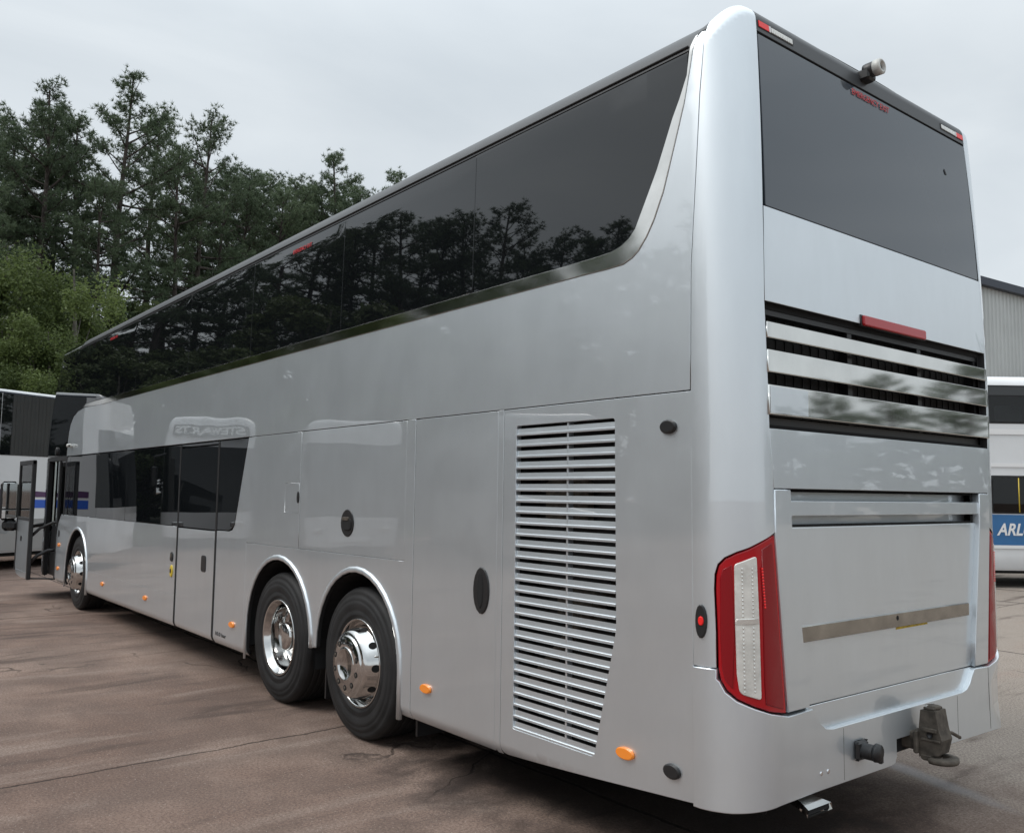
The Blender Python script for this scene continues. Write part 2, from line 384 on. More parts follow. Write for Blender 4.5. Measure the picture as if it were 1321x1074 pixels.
# rough grass behind the yard, under the trees
mat('verge', (.045, .055, .022), .95, bump=[(8, .05)], var=(1.5, .6, 1.3))
VB = MB()
VB.add([(-28, -30, .06), (-24.5, 1, .05), (-31, 18, .05), (-45, 45, .06), (-120, 60, .3), (-120, -60, .3), (-40, -60, .1)], [(0, 1, 2, 3, 4, 5, 6)])
v_ = VB.build('verge', 'verge'); v_['kind'] = 'structure'

# ------------------------------------------------------------------ body surface of the silver coach
# u runs along the side, round the rear corner and across the rear; v runs up the side and over the cantrail
BW=2.58; BL=14.1; RC=.24; RF=.5
UR0=-RC+math.pi*RC/2
UR1=UR0+BW-2*RC
def US(s): return -s
def UR(y): return UR0+(y-RC)
def sst(a,b,x):
    t=min(1,max(0,(x-a)/(b-a))); return t*t*(3-2*t)
def plan(u):
    if u<-(BL-RF):
        a=(-u-(BL-RF))/RF
        if a<math.pi/2: return (-(BL-RF)-RF*math.sin(a), RF*(1-math.cos(a)), -math.sin(a), -math.cos(a))
        return (-BL, RF+(a-math.pi/2)*RF, -1.0, 0.0)
    if u<=-RC: return (u,0.0,0.0,-1.0)
    if u<UR0:
        a=(u+RC)/RC
        return (-RC+RC*math.sin(a), RC*(1-math.cos(a)), math.sin(a), -math.cos(a))
    if u<=UR1: return (0.0, RC+(u-UR0), 1.0, 0.0)
    a=min((u-UR1)/RC, math.pi/2)
    return (-RC+RC*math.cos(a), BW-RC+RC*math.sin(a), math.cos(a), math.sin(a))
VT=4.054
def arc(u):
    w=sst(-.24,.10,u)*(1-sst(UR1+.04,UR1+.38,u)) if u>-1 else 0.0
    return 3.74+.18*w, .2-.13*w
def prof(u,v):
    za,ra=arc(u)
    t=.022*(max(0,(min(v,za)-2.1)/1.64))**2
    if v<.36: return t+.045*((.36-v)/.08)**2, v, 0.0
    if v<=za: return t, v, 0.0
    a=min((v-za)/(VT-za),1)*math.pi/2
    return t+ra*(1-math.cos(a)), za+ra*math.sin(a), a
def lean(x,z):
    r=.04*max(0,(z-2)/1.8)**2*(1-sst(0,.6,-x)) if z>2 else 0
    f=.75*max(0,(z-2.1)/1.65)**1.8*min(1,max(0,(-x-12.0)/2.1)) if z>2.1 else 0
    return -r+f
def P(u,v,off=0.0):
    x,y,nx,ny=plan(u); i,z,a=prof(u,v)
    i-=off*math.cos(a); z+=off*math.sin(a)
    X=x-nx*i; Y=y-ny*i
    return (X+lean(X,z), Y, z)
CORNER = lambda u: (-RC-.02 < u < UR0+.02) or (UR1-.02 < u < UR1+RC*1.6) or (u < -(BL-RF)+.02)
def usteps(a, b, du=.28):
    r = []; x = a
    while x < b:
        r.append(x); x += .022 if CORNER(x) else du
    return r
def vsteps(a, b):
    r = []; x = a
    while x < b:
        r.append(x); x += .02 if (x > 3.62 or x < .38) else .14
    return r
def panel(name, poly, m, parent, off=0.0, depth=.03, gap=.005, bev=.0025, holes=(), mirror=False, wall=None):
    poly = shrink([tuple(p) for p in poly], gap)
    loops = [poly]+[list(h) if area(list(h)) < 0 else list(h)[::-1] for h in holes]
    allv = [p[1] for p in poly]; DU = .05 if max(allv) > 3.90 else (.10 if min(allv) < .36 else .28)
    pts = []; edges = []
    for lp in loops:
        start = len(pts); q = []
        for i in range(len(lp)):
            (u0, v0), (u1, v1) = lp[i], lp[(i+1) % len(lp)]
            um, vm = (u0+u1)/2, (v0+v1)/2
            n = int(max(1, math.ceil(abs(u1-u0)/(.03 if (CORNER(u0) or CORNER(u1) or CORNER(um)) else DU)), math.ceil(abs(v1-v0)/(.025 if max(v0, v1) > 3.7 or min(v0, v1) < .37 else .15))))
            n = min(n, 300)
            for k in range(n): q.append((u0+(u1-u0)*k/n, v0+(v1-v0)*k/n))
        pts += q; m_ = len(q); edges += [(start+i, start+(i+1) % m_) for i in range(m_)]
    us = [p[0] for p in poly]; vs = [p[1] for p in poly]
    gu, gv = np.meshgrid(usteps(min(us), max(us), DU)[1:] or [0], vsteps(min(vs), max(vs))[1:] or [0])
    gp = np.stack([gu.ravel(), gv.ravel()], 1)
    if len(gp):
        ok = in_poly(gp, poly) & (dist_poly(gp, poly) > .008)
        for h in loops[1:]: ok &= ~in_poly(gp, h) & (dist_poly(gp, h) > .008)
        pts += [tuple(p) for p in gp[ok]]
    V2, E2, F2, *_ = delaunay_2d_cdt([Vector(p) for p in pts], edges, [], 0, 1e-6)
    A = np.array([[v.x, v.y] for v in V2]); T = np.array([f for f in F2])
    cen = A[T].mean(1); keep = in_poly(cen, poly)
    for h in loops[1:]: keep &= ~in_poly(cen, h)
    T = T[keep]
    sg = (A[T[:, 1], 0]-A[T[:, 0], 0])*(A[T[:, 2], 1]-A[T[:, 0], 1])-(A[T[:, 2], 0]-A[T[:, 0], 0])*(A[T[:, 1], 1]-A[T[:, 0], 1])
    T[sg < 0] = T[sg < 0][:, ::-1]
    ecount = {}
    for t in T:
        for k in range(3): ecount[(int(t[k]), int(t[(k+1) % 3]))] = 1
    bnd = [e for e in ecount if (e[1], e[0]) not in ecount]
    def nrm(u, v):
        h = 2e-4
        a = Vector(P(u+h, v, off))-Vector(P(u-h, v, off)); b = Vector(P(u, min(v+h, VT), off))-Vector(P(u, v-h, off))
        n = a.cross(b); return n.normalized() if n.length > 1e-12 else Vector((0, 0, 1))
    verts = [P(a[0], a[1], off) for a in A]; nor = [nrm(a[0], a[1]) for a in A]
    faces = [tuple(int(i) for i in t) for t in T]
    nf = len(faces)
    if depth > 0:
        outd = {}
        for a, b in bnd:
            d = A[b]-A[a]; l = np.hypot(*d) or 1; o = np.array([d[1], -d[0]])/l
            for i in (a, b): outd[i] = outd.get(i, 0)+o
        r1 = {}; r2 = {}; 
        for i, o in outd.items():
            l = np.hypot(*o) or 1; o = o/l; n = nor[i]
            q = A[i]+o*bev
            p3 = Vector(P(q[0], min(q[1], VT), off)); od = p3-Vector(verts[i]); od = od-n*od.dot(n); od = od.normalized() if od.length > 1e-9 else n
            r1[i] = len(verts); verts.append(tuple(p3-n*bev)); nor.append((od*.9+n*.1).normalized())
            r2[i] = len(verts); verts.append(tuple(p3-n*depth)); nor.append(od)
        for a, b in bnd:
            faces.append((b, a, r1[a], r1[b])); faces.append((r1[b], r1[a], r2[a], r2[b]))
    if mirror:
        verts = [(x, BW-y, z) for x, y, z in verts]; nor = [Vector((n.x, -n.y, n.z)) for n in nor]; faces = [f[::-1] for f in faces]
    me = bpy.data.meshes.new(name); me.from_pydata(verts, [], faces); me.materials.append(MATS[m])
    me.polygons.foreach_set('use_smooth', [True]*len(faces)); me.update()
    wl = wall or ('seal' if m == 'silver' else m)
    if wl != m:
        me.materials.append(MATS[wl])
        for k in range(nf+1, len(faces), 2): me.polygons[k].material_index = 1
    me.normals_split_custom_set_from_vertices([tuple(n) for n in nor])
    o = bpy.data.objects.new(name, me); link(o, parent)
    if parent is not None and parent.type == 'EMPTY': o.matrix_parent_inverse = Matrix.Translation(-parent.location)
    return o
def sub(o, parent):
    """mesh built in world coordinates, hung under the coach empty"""
    o.parent = parent
    if parent.type == 'EMPTY': o.matrix_parent_inverse = Matrix.Translation(-parent.location)
    return o
def SP(*pts): return [(-s, z) for s, z in pts]
def RP(*pts): return [(UR(y), z) for y, z in pts]

coach = thing('double_deck_coach', 'tall silver double deck coach with dark windows and its front door open', 'coach', (-7.05, 1.29, 0))
SZ = 2.18                                                     # the belt line between the decks
# --- wheel arches: opening outline in (s, z)
def arch_path(c, hw, zc, zl, zr, n=18):
    """from the front bottom over the top to the rear bottom, s decreasing"""
    r = [(c+hw, zl)]
    for k in range(n+1):
        a = math.pi*k/n; r.append((c+hw*math.cos(a), zc+(hw+.005)*math.sin(a)))
    r.append((c-hw, zr)); return r
ARCH_D = arch_path(4.545, .615, .535, .25, .535)
ARCH_T = arch_path(3.245, .585, .565, .55, .25)
ARCH_F = arch_path(11.36, .62, .50, .20, .20)
# --- inner shell: dark lining behind the seams
shell_poly = SP((.27, .45), (2.65, .34)) + [(-s, z) for s, z in reversed(ARCH_T)] + [(-s, z) for s, z in reversed(ARCH_D)] + SP((5.2, .33), (10.7, .33)) + [(-s, z) for s, z in reversed(ARCH_F)] + SP((12.0, .33), (12.66, .33), (12.7, 2.14), (13.55, 2.14), (13.55, 3.72), (.27, 3.72))
GR = [(1.491, 2.086), (.728, 2.086), (.715, 1.075), (.862, .453), (1.491, .453)]         # engine grille outline
panel('inner_shell', shell_poly, 'black_matt', coach, off=-.030, depth=0, gap=0, holes=[SP(*GR)])
panel('inner_shell', [(-.27, .45), (UR1+.27, .45), (UR1+.27, 3.9), (-.27, 3.9)], 'black_matt', coach, off=-.034, depth=0, gap=0, holes=[RP((.24, 2.03), (2.34, 2.03), (2.34, 2.55), (.24, 2.55)), RP((.40, 1.59), (2.18, 1.59), (2.18, 1.735), (.40, 1.735))])
panel('inner_shell', SP((.27, .40), (13.6, .40), (13.6, 3.72), (.27, 3.72)), 'black_matt', coach, off=-.030, depth=0, gap=0, mirror=True, holes=[[(-s, z) for s, z in ellipse(c, .55, .6, .6)] for c in (3.25, 4.55, 11.36)])

# --- near side, lower deck
TR_OUT = [(12.6, 2.838), (.96, 2.834), (.783, 2.832), (.678, 2.835), (.620, 2.855), (.577, 2.882), (.525, 2.94), (.479, 3.010), (.421, 3.130), (.350, 3.34), (.288, 3.523), (.235, 3.74), (.206, 3.842)]
TR_IN = [(.245, 3.785), (.266, 3.651), (.315, 3.55), (.360, 3.471), (.462, 3.245), (.541, 3.100), (.599, 2.993), (.640, 2.955), (.690, 2.928), (.76, 2.912), (.850, 2.908), (1.078, 2.906), (12.6, 2.906)]
SEAM = [(.250, .98), (.258, 2.18), (.25, 2.75), (.187, 3.545), (.150, 3.85)]
mid = [(.258, SZ), (.25, 2.75), (.187, 3.545), (.148, 3.85), (.185, 3.862), (.206, 3.842)] + TR_OUT[::-1][1:-1] + [(10.4, 2.838), (11.37, 2.862), (11.75, 2.83), (11.99, 2.765), (12.16, 2.66), (12.25, 2.52), (12.29, SZ)]
panel('upper_side_panel', SP(*mid), 'silver', coach)
panel('window_trim', SP(*(TR_OUT[1:]+[(.222, 3.84)]+TR_IN[:-1]+[(11.30, 2.906), (11.45, 2.868), (10.45, 2.838)])), 'trim_steel', coach, off=.004, gap=.001, bev=.002)
ep_poly = fillet(SP((.252, SZ), (.246, .402), (1.602, .292), (1.602, SZ)), [0, .0, .05, 0])
engine_panel = panel('engine_panel', ep_poly, 'silver', coach, holes=[fillet(SP(*GR), [.012, .02, .03, .02, .012], 3)], depth=.035, wall='silver')
panel('pillar_strip', SP((1.602, SZ), (1.602, .292), (1.650, .290), (1.650, SZ)), 'silver', coach, off=.001, gap=.0015)
panel('locker_door', fillet(SP((1.650, SZ), (1.650, .290), (2.52, .290), (2.52, SZ)), [0, .03, 0, 0]), 'silver', coach)
panel('pillar_strip', SP((2.52, SZ), (2.52, .290), (2.625, .290), (2.625, SZ)), 'silver', coach, off=.002, gap=.0015)
HD = (3.40, 1.486)
panel('service_door', SP((2.625, SZ), (2.625, 1.268), (4.195, 1.258), (4.195, SZ)), 'silver', coach)
flap = [(4.21, 1.775), (4.21, 1.535), (4.475, 1.535), (4.475, 1.775)]
panel('side_panel', fillet(SP((4.195, SZ), (4.195, 1.258), (5.24, 1.252), (5.24, .29), (5.975, .292), (5.975, 1.33), (5.66, 1.335), (5.575, 1.350), (5.525, 1.395), (5.27, SZ)), [0, 0, 0, .0, 0, 0, 0, 0, 0, 0]), 'silver', coach, holes=[SP(*flap)])
fl = panel('fuel_flap', SP(*flap), 'silver', coach, gap=.005)
panel('latch', SP(*ellipse(4.225, 1.66, .018, .045, 12)), 'black_plastic', fl, off=.006, depth=.006, gap=0)
# the panel round the two rear wheel arches
ap = [(2.625, 1.268), (2.625, .290)] + ARCH_T[::-1][0:] + ARCH_D[::-1] + [(5.24, .29), (5.24, 1.252)]
ap[1] = (2.628, .290); ap = [(s, max(z, .29)) for s, z in ap]
panel('arch_panel', SP(*ap), 'silver', coach, gap=.002)
def arch_lip(path, name='arch_lip'):
    b = MB(); pts = path; n = len(pts); vs = []; fs = []
    cs = [(-.003, .0), (-.008, -.006), (-.001, -.013), (.014, -.015), (.028, -.011), (.036, .0), (.032, .012)]      # (outwards from the opening, y)
    m_ = len(cs)
    for i, (s, z) in enumerate(pts):
        a = Vector(pts[max(i-1, 0)]); c = Vector(pts[min(i+1, n-1)]); t = (c-a).normalized(); nn = Vector((t.y, -t.x))
        if nn.dot(Vector((s, z))-Vector((sum(p[0] for p in pts)/n, .45))) < 0: nn = -nn
        for o, y in cs: vs.append((-(s+nn.x*o), y, z+nn.y*o))
    for i in range(n-1):
        for k in range(m_-1): fs.append((i*m_+k, i*m_+k+1, (i+1)*m_+k+1, (i+1)*m_+k))
    fs += [tuple(range(m_)), tuple((n-1)*m_+k for k in range(m_))]
    b.add(vs, fs, True); return sub(b.build(name, 'silver', coach), coach)
for a_ in (ARCH_D, ARCH_T, ARCH_F): arch_lip([(s, max(z, .27)) for s, z in a_])
def wheel_well(c, r=.66, y0=.02, y1=.80):
    b = MB(); vs = []; fs = []; n = 20
    for k in range(n+1):
        a = math.pi*(1.12*k/n-.06); vs += [(-(c+r*math.cos(a)), y0, .50+r*math.sin(a)), (-(c+r*math.cos(a)), y1, .50+r*math.sin(a))]
    for k in range(n): fs.append((2*k, 2*k+1, 2*k+3, 2*k+2))
    fs.append(tuple(2*k+1 for k in range(n+1))); b.add(vs, fs); return b
for c in (3.245, 4.545, 11.36):
    sub(wheel_well(c, .64).build('wheel_well', 'black_matt', coach), coach)
    b = wheel_well(c, .64); b.v = [(x, BW-y, z) for x, y, z in b.v]; sub(b.build('wheel_well', 'black_matt', coach), coach)

# sliding window zone of the lower deck: dark glass with the centre door in it
GZ0, GZ1 = 1.328, 2.172
panel('lower_window', fillet(SP((5.975, GZ1), (5.975, GZ0+.006), (5.66, GZ0+.010), (5.53, GZ0+.05), (5.272, GZ1)), [0, 0, .05, .05, 0]), 'black_glass', coach, off=.001)
centre = panel('centre_door', SP((5.975, 1.326), (5.975, .292), (7.07, .30), (7.07, 1.322)), 'silver', coach, gap=.011)
dw = fillet(SP((5.985, 2.135), (5.985, GZ0), (7.06, GZ0-.004), (7.06, 2.135)), .02)
panel('door_window', dw, 'black_glass', centre, gap=.006, off=.002)
panel('header_glass', SP((5.975, GZ1), (5.975, 2.142), (7.07, 2.142), (7.07, GZ1)), 'black_glass', coach)
for a_, b_ in ((7.07, 9.04), (9.04, 10.40), (10.40, 12.02)):
    z0a, z0b = 1.324-.003*(a_-7.07), 1.324-.003*(b_-7.07)
    panel('lower_window', SP((a_, GZ1-.004), (a_, z0a), (b_, z0b), (b_, GZ1-.004)), 'black_glass', coach, gap=.004 if a_ > 7.1 else .006)
panel('lower_window', SP((12.02, GZ1), (12.06, 1.308), (12.28, 1.308), (12.26, GZ1)), 'black_glass', coach)
panel('side_panel', SP((7.07, 1.322), (7.07, .615), (10.745, .60), (10.745, 1.312)), 'silver', coach, gap=.002)
panel('skirt_panel', SP((7.07, .615), (7.07, .302), (9.0, .296), (9.0, .607)), 'silver', coach, gap=.0015)
panel('skirt_panel', SP((9.0, .607), (9.0, .296), (10.745, .290), (10.745, .60)), 'silver', coach, gap=.001)
fp = [(10.745, 1.312), (10.745, .29)] + [(s, max(z, .29)) for s, z in ARCH_F[::-1]] + [(11.985, .29), (11.985, 1.308)]
panel('arch_panel', SP(*fp), 'silver', coach, gap=.002)
panel('side_panel', SP((11.985, 1.308), (11.985, .29), (12.66, .29), (12.66, .95), (12.60, 1.16), (12.42, 1.308)), 'silver', coach, gap=.002)
# small fittings on the near side
def lens(name, s, z, rs, rz, m, h=.012, parent=coach, n=18, p=2.0):
    return panel(name, SP(*ellipse(s, z, rs, rz, n, p)), m, parent, off=h, depth=h+.004, gap=0, bev=min(h*.8, rz*.35))
oh = lens('locker_handle', 1.787, 1.159, .068, .125, 'black_plastic', .010)
lens('grip', 1.787, 1.159, .022, .095, 'black_matt', .016, oh)
lens('rubber_stop', .384, 2.023, .040, .024, 'black_plastic', .018); lens('rubber_stop', .368, .509, .040, .024, 'black_plastic', .018)
for s, z in ((.65, .521), (2.335, .515), (5.488, .515), (8.065, .495), (9.889, .491), (12.45, .50), (12.46, .85)):
    mk = lens('side_marker', s, z, .050, .021, 'amber', .018)
    lens('marker_base', s, z, .055, .025, 'black_plastic', .004, mk)
rh = lens('round_handle', HD[0], HD[1], .088, .092, 'black_plastic', .008, n=28)
lens('lock_paddle', HD[0]-.01, HD[1]-.01, .055, .035, 'black_matt', .018, rh, p=4); lens('lock_paddle', HD[0]+.005, HD[1]+.03, .045, .010, 'tow_iron', .022, rh, p=4)
dh = lens('door_handle', 6.27, .998, .060, .075, 'black_plastic', .006, centre, p=6); 
lens('lock_button', 7.215, 1.005, .034, .042, 'black_plastic', .012, p=3); lens('lock_button', 7.215, 1.012, .014, .02, 'tow_iron', .018)
yb = lens('emergency_button', 7.207, .857, .032, .055, 'yellow', .012); lens('button', 7.207, .86, .010, .02, 'black_plastic', .018, yb)
sub(text_mesh('lettering', '10.0 bar', .05, 'black_text', None, (-5.90, -.002, .375), (1, 0, 0), (0, 0, 1), width=.26), coach)
for s, z, h in ((12.50, 1.02, .05),): lens('lock_button', s, z, .03, h, 'black_plastic', .008)

# --- engine grille: each slat a bent blade behind the opening
NS = 27; z_lo, z_hi = .453, 2.086; pitch = (z_hi-z_lo)/NS
def grille_right(z):
    if z > 1.075: return .720
    return .715+(1.075-z)/(1.075-.453)*(.862-.715)
for k in range(NS):
    zb = z_lo+pitch*k+.002
    sa, sb = 1.4875, grille_right(zb+.01)+.004
    prof_ = [(.005, zb), (.0025, zb+.003), (.0025, zb+.011), (.0045, zb+.0130), (.010, zb+.0145), (.0125, zb+.0395), (.016, zb+.0395), (.015, zb+.008), (.0075, zb)]
    vs = []; fs = []
    for s_ in (sa, sb):
        vs += [(-s_, y, z) for y, z in prof_]
    n = len(prof_)
    for i in range(n): fs.append((i, (i+1) % n, n+(i+1) % n, n+i))
    fs += [tuple(range(n))[::-1], tuple(range(n, 2*n))]
    b = MB(); b.add(vs, fs); b.build('slat', 'silver', engine_panel)
b = MB(); b.box((-1.083, .010, .46), (-1.070, .045, 2.08)); b.build('grille_rib', 'silver', engine_panel)
b = MB(); b.box((-1.55, .20, .40), (-.60, .24, 2.15)); b.box((-1.55, .036, .40), (-1.515, .22, 2.15)); b.box((-.66, .036, 1.08), (-.62, .22, 2.15)); b.build('engine_bay', 'engine_dark', engine_panel)
b = MB(); b.box((-1.38, .10, 1.55), (-1.05, .2, 1.80), .03); b.box((-1.30, .12, 1.05), (-.95, .2, 1.22), .03); b.tube([(-1.45, .12, .7), (-1.2, .13, .95), (-.8, .12, 1.3), (-.78, .12, 1.9)], .035); b.build('engine_pipes', 'tow_iron', engine_panel)

# --- near side, upper deck glazing
J = [1.935, 3.61, 5.335, 7.01, 8.90, 10.75]
GT = 3.764; GB0 = 2.910
def top_at(s): return GT
first = [(J[0], GT), (.262, GT), (.266, 3.70)] + [(s, z) for s, z in TR_IN[1:-1]] + [(J[0], GB0)]
panel('upper_window', SP(*first), 'black_glass', coach, gap=.002)
for a_, b_ in zip(J[:-1], J[1:]):
    panel('upper_window', SP((a_, GT), (a_, GB0), (b_, GB0), (b_, GT)), 'black_glass', coach, gap=.004)
frontw = SP((J[-1], GT), (J[-1], GB0), (11.30, GB0), (11.47, 2.868), (11.78, 2.835), (12.02, 2.77), (12.18, 2.665), (12.27, 2.52), (12.31, 2.19), (13.43, 2.19), (13.43, 3.16), (13.50, 3.30), (13.50, GT-.02), (12.6, GT))
panel('upper_window', frontw, 'black_glass', coach, gap=.003)
F0 = -(BL-RF)
UFM = F0-RF*math.pi/2-(BW/2-RF)                                # u of the middle of the front
panel('front_upper_glass', [(-13.43, 2.19), (-13.43, 3.16), (-13.50, 3.30), (-13.50, GT-.02), (UFM, GT-.02), (UFM, 2.19)], 'black_glass', coach, gap=.003)
panel('front_upper_glass', [(-13.43, 2.19), (-13.43, 3.16), (-13.50, 3.30), (-13.50, GT-.02), (UFM, GT-.02), (UFM, 2.19)], 'black_glass', coach, gap=.003, mirror=True)
for mi in (False, True):
    panel('cantrail', [(-.20, 3.862), (-.150, 3.862), (-.140, VT), (-11.6, VT), (-11.9, GT+.006), (-.255, GT+.006), (-.215, 3.85)], 'roof_grey', coach, gap=.001, mirror=mi, depth=.02)
    panel('front_dome', [(-11.6, VT), (UFM, VT), (UFM, GT-.014), (-13.50, GT-.014), (-12.6, GT+.006), (-11.9, GT+.006)], 'black_glass', coach, gap=.001, mirror=mi, depth=.02)
# rain gutter line along the cantrail
gl = MB(); gl.tube([P(-s, 3.79, .004) for s in np.linspace(.26, 11.9, 30)], .006, 6); sub(gl.build('gutter', 'seal', coach), coach)

for j_ in J:
    panel('window_joint', SP((j_-.007, GT), (j_-.007, GB0), (j_+.007, GB0), (j_+.007, GT)), 'joint_grey', coach, off=-.006, gap=0, depth=.004, bev=.001)
for j_ in (5.975, 7.07):
    panel('door_seal', SP((j_-.017, 2.165), (j_-.017, .30), (j_+.017, .30), (j_+.017, 2.165)), 'seal', centre, off=.005, gap=0, depth=.012, bev=.002)
for j_ in (9.04, 10.40):
    panel('window_joint', SP((j_-.008, 2.165), (j_-.008, 1.325), (j_+.008, 1.325), (j_+.008, 2.165)), 'joint_grey', coach, off=-.004, gap=0, depth=.004, bev=.001)
# --- roof
rb = MB(); rows = []
for s in [.0]+list(np.linspace(.25, 13.6, 20)):
    u = -s if s > .2 else None
    ring = []
    for k in range(9):
        t = k/8
        if u is None: p = P(UR0+(UR1-UR0)*t, VT, 0); q = (p[0], p[1], p[2]+.03*math.sin(math.pi*t))
        else:
            p = P(u, VT, 0); q = (p[0], p[1]+(BW-2*p[1])*t, p[2]+.035*math.sin(math.pi*t))
        ring.append(q)
    rows.append(ring)
vs = [q for r in rows for q in r]; fs = []
for i in range(len(rows)-1):
    for k in range(8): fs.append((i*9+k, i*9+k+1, (i+1)*9+k+1, (i+1)*9+k))
tip = []
for k in range(9):
    t = k/8; u = F0-(RF*math.pi/2)*min(1, t*4) if t < .25 else None
    p = P(UFM, VT); tip.append((p[0]+.35*abs(t-.5)**2*4, .25+(BW-.5)*t, p[2]))
o_ = len(vs); vs += tip
for k in range(8): fs.append((o_-9+k, o_-9+k+1, o_+k+1, o_+k))
rb.add(vs, fs, True); sub(rb.build('roof', 'roof_grey', coach), coach)
sub(MB().box((-4.4, .75, 3.955), (-2.4, 1.83, 4.06), .04).build('roof_unit', 'roof_grey', coach), coach)

# --- rear corners, mirrored
LAMP = [(.144, 1.547), (.116, 1.534), (.048, 1.505), (.001, 1.484), (-.051, 1.466), (-.097, 1.443), (-.123, 1.417), (-.135, 1.378), (-.138, 1.318), (-.131, 1.131), (-.129, .988), (-.118, .939), (-.093, .899), (-.048, .865), (.021, .836), (.102, .809), (.215, .784), (.179, 1.161)]
big = shrink(LAMP, -.010)
for mi in (False, True):
    cp = [(-.250, .984), (-.139, .986)]
    # boundary of the lamp recess, seen from the corner panel
    cp += [(-.141, 1.131), (-.148, 1.318), (-.145, 1.380), (-.131, 1.423), (-.102, 1.452), (-.053, 1.476), (.0, 1.494), (.044, 1.514), (.112, 1.543), (.146, 1.560), (.140, 1.748), (.116, 2.01), (.100, 2.575), (.113, 3.015), (.150, 3.86), (.150, VT), (-.140, VT), (-.150, 3.855), (-.187, 3.545), (-.25, 2.75), (-.258, 2.18)]
    panel('corner_panel', cp, 'silver', coach, mirror=mi, gap=.002, depth=.04)
    lamp = panel('tail_lamp', LAMP, 'red_lens', coach, off=-.004, gap=.003, bev=.008, depth=.03, mirror=mi)
    lamp['label'] = 'red tail lamp wrapping the rear corner with a clear centre strip'
    clear = fillet([(.034, 1.455), (-.058, 1.421), (-.057, 1.22), (-.051, .968), (-.040, .888), (.050, .862), (.044, 1.169)], [.01, .01, 0, 0, .02, .01, 0])
    panel('clear_strip', clear, 'clear_lens', lamp, off=.003, gap=0, depth=.012, bev=.004, mirror=mi)
    panel('lens_divider', [(-.056, 1.172), (-.056, 1.192), (.040, 1.197), (.041, 1.177)], 'led_dot', lamp, off=.0045, gap=0, depth=.008, bev=.002, mirror=mi)
    panel('lens_edge', [(.125, 1.520), (.060, 1.490), (.062, 1.30), (.068, .94), (.075, .835), (.195, .800), (.165, 1.161)], 'red_lens_dark', lamp, off=.0015, gap=.006, depth=.01, bev=.004, mirror=mi)
    panel('lens_edge', [(-.070, 1.425), (-.112, 1.400), (-.122, 1.36), (-.122, 1.10), (-.116, .985), (-.102, .935), (-.07, .90), (-.062, 1.1)], 'red_lens_dark', lamp, off=.0015, gap=.004, depth=.01, bev=.004, mirror=mi)
    dots = MB(); reds = MB()
    def dome(mb, u, v, r, off=.004):
        c = Vector(P(u, v, off)); n_ = (Vector(P(u, v, off+.01))-c).normalized(); a = n_.cross(Vector((0, 0, 1))).normalized(); b = a.cross(n_); vs = [c+n_*r*.8]; fs = []
        for i in range(8): t = i*math.pi/4; vs.append(c+(a*math.cos(t)+b*math.sin(t))*r)
        if mi: vs = [(q.x if hasattr(q, 'x') else q[0], BW-q.y, q.z) for q in vs]
        for i in range(8): fs.append((0, 1+i, 1+(i+1) % 8))
        mb.add(vs, fs, True)
    for i in range(32):
        for du in (-.022, .022):
            v_ = 1.405-.0165*i
            if 1.165 < v_ < 1.205: continue
            dome(dots, -.008+du+(1.4-v_)*.014, v_, .0042)
    for i in range(14): dome(reds, .062+.001*i, 1.405-.0125*i, .0055, .003)
    d_ = dots.build('led_dots', 'led_dot', lamp); d_['kind'] = 'stuff'
    d_ = reds.build('led_strip', 'red_led', lamp); d_['kind'] = 'stuff'
    rm = panel('corner_marker', ellipse(-.207, 1.175, .022, .066, 18), 'black_plastic', coach, off=.010, depth=.014, gap=0, bev=.006, mirror=mi)
    panel('marker_lens', ellipse(-.203, 1.178, .009, .016, 12), 'red_led', rm, off=.016, depth=.01, gap=0, bev=.004, mirror=mi)

# --- rear face
YL, YR = .255, BW-.255
rw = panel('rear_window', fillet(RP((.232, 3.012), (BW-.232, 3.012), (BW-.255, 3.852), (.255, 3.852)), .012), 'rear_glass', coach, gap=.006)
panel('rear_cap', [(.150, 3.862), (UR1-.013, 3.862), (UR1-.013, VT), (.150, VT)], 'cap_grey', coach, gap=.001)
panel('rear_panel', RP((.205, 2.575), (BW-.205, 2.575), (BW-.222, 3.012), (.222, 3.012)), 'silver', coach, gap=.002)
GO = fillet(RP((.215, 2.012), (BW-.215, 2.012), (BW-.200, 2.572), (.200, 2.572)), .015)
panel('rear_panel', RP((.243, 1.750), (BW-.243, 1.750), (BW-.217, 2.010), (.217, 2.010)), 'silver', coach, gap=.002)
rg = sub(MB().box((-.115, .21, 2.0), (-.100, BW-.21, 2.59)).build('rear_grille', 'engine_dark', coach), coach)
gb = MB()
for y in (.225, .94, 1.64, BW-.265): gb.box((-.10, y, 2.02), (-.05, y+.04, 2.565))
for z in (2.02, 2.525): gb.box((-.10, .22, z), (-.045, BW-.22, z+.045))
gb.build('grille_frame', 'black_plastic', rg)
mb_ = MB()
for i in range(30):
    y = .27+i*.07
    mb_.box((-.098, y, 2.03), (-.094, y+.006, 2.55))
mb_.build('grille_mesh', 'black_plastic', rg)['kind'] = 'stuff'
bx = MB(); bx.box((-.11, .205, 2.000), (-.030, BW-.205, 2.008)); bx.box((-.11, .196, 2.578), (-.030, BW-.196, 2.586)); bx.build('grille_surround', 'black_matt', rg)
for z0, z1, o in ((2.414, 2.480, .006), (2.261, 2.355, .008), (2.074, 2.199, .010)):
    panel('chrome_slat', RP((.212, z0), (BW-.212, z0), (BW-.212, z1), (.212, z1)), 'steel', rg, off=o, gap=.001, bev=.006, depth=.035)
for s0 in (.212,):
    panel('film_patch', RP((.214, 2.078), (.50, 2.078), (.50, 2.195), (.214, 2.195)), 'silver', rg, off=.0115, gap=.001, bev=.0005, depth=.002)
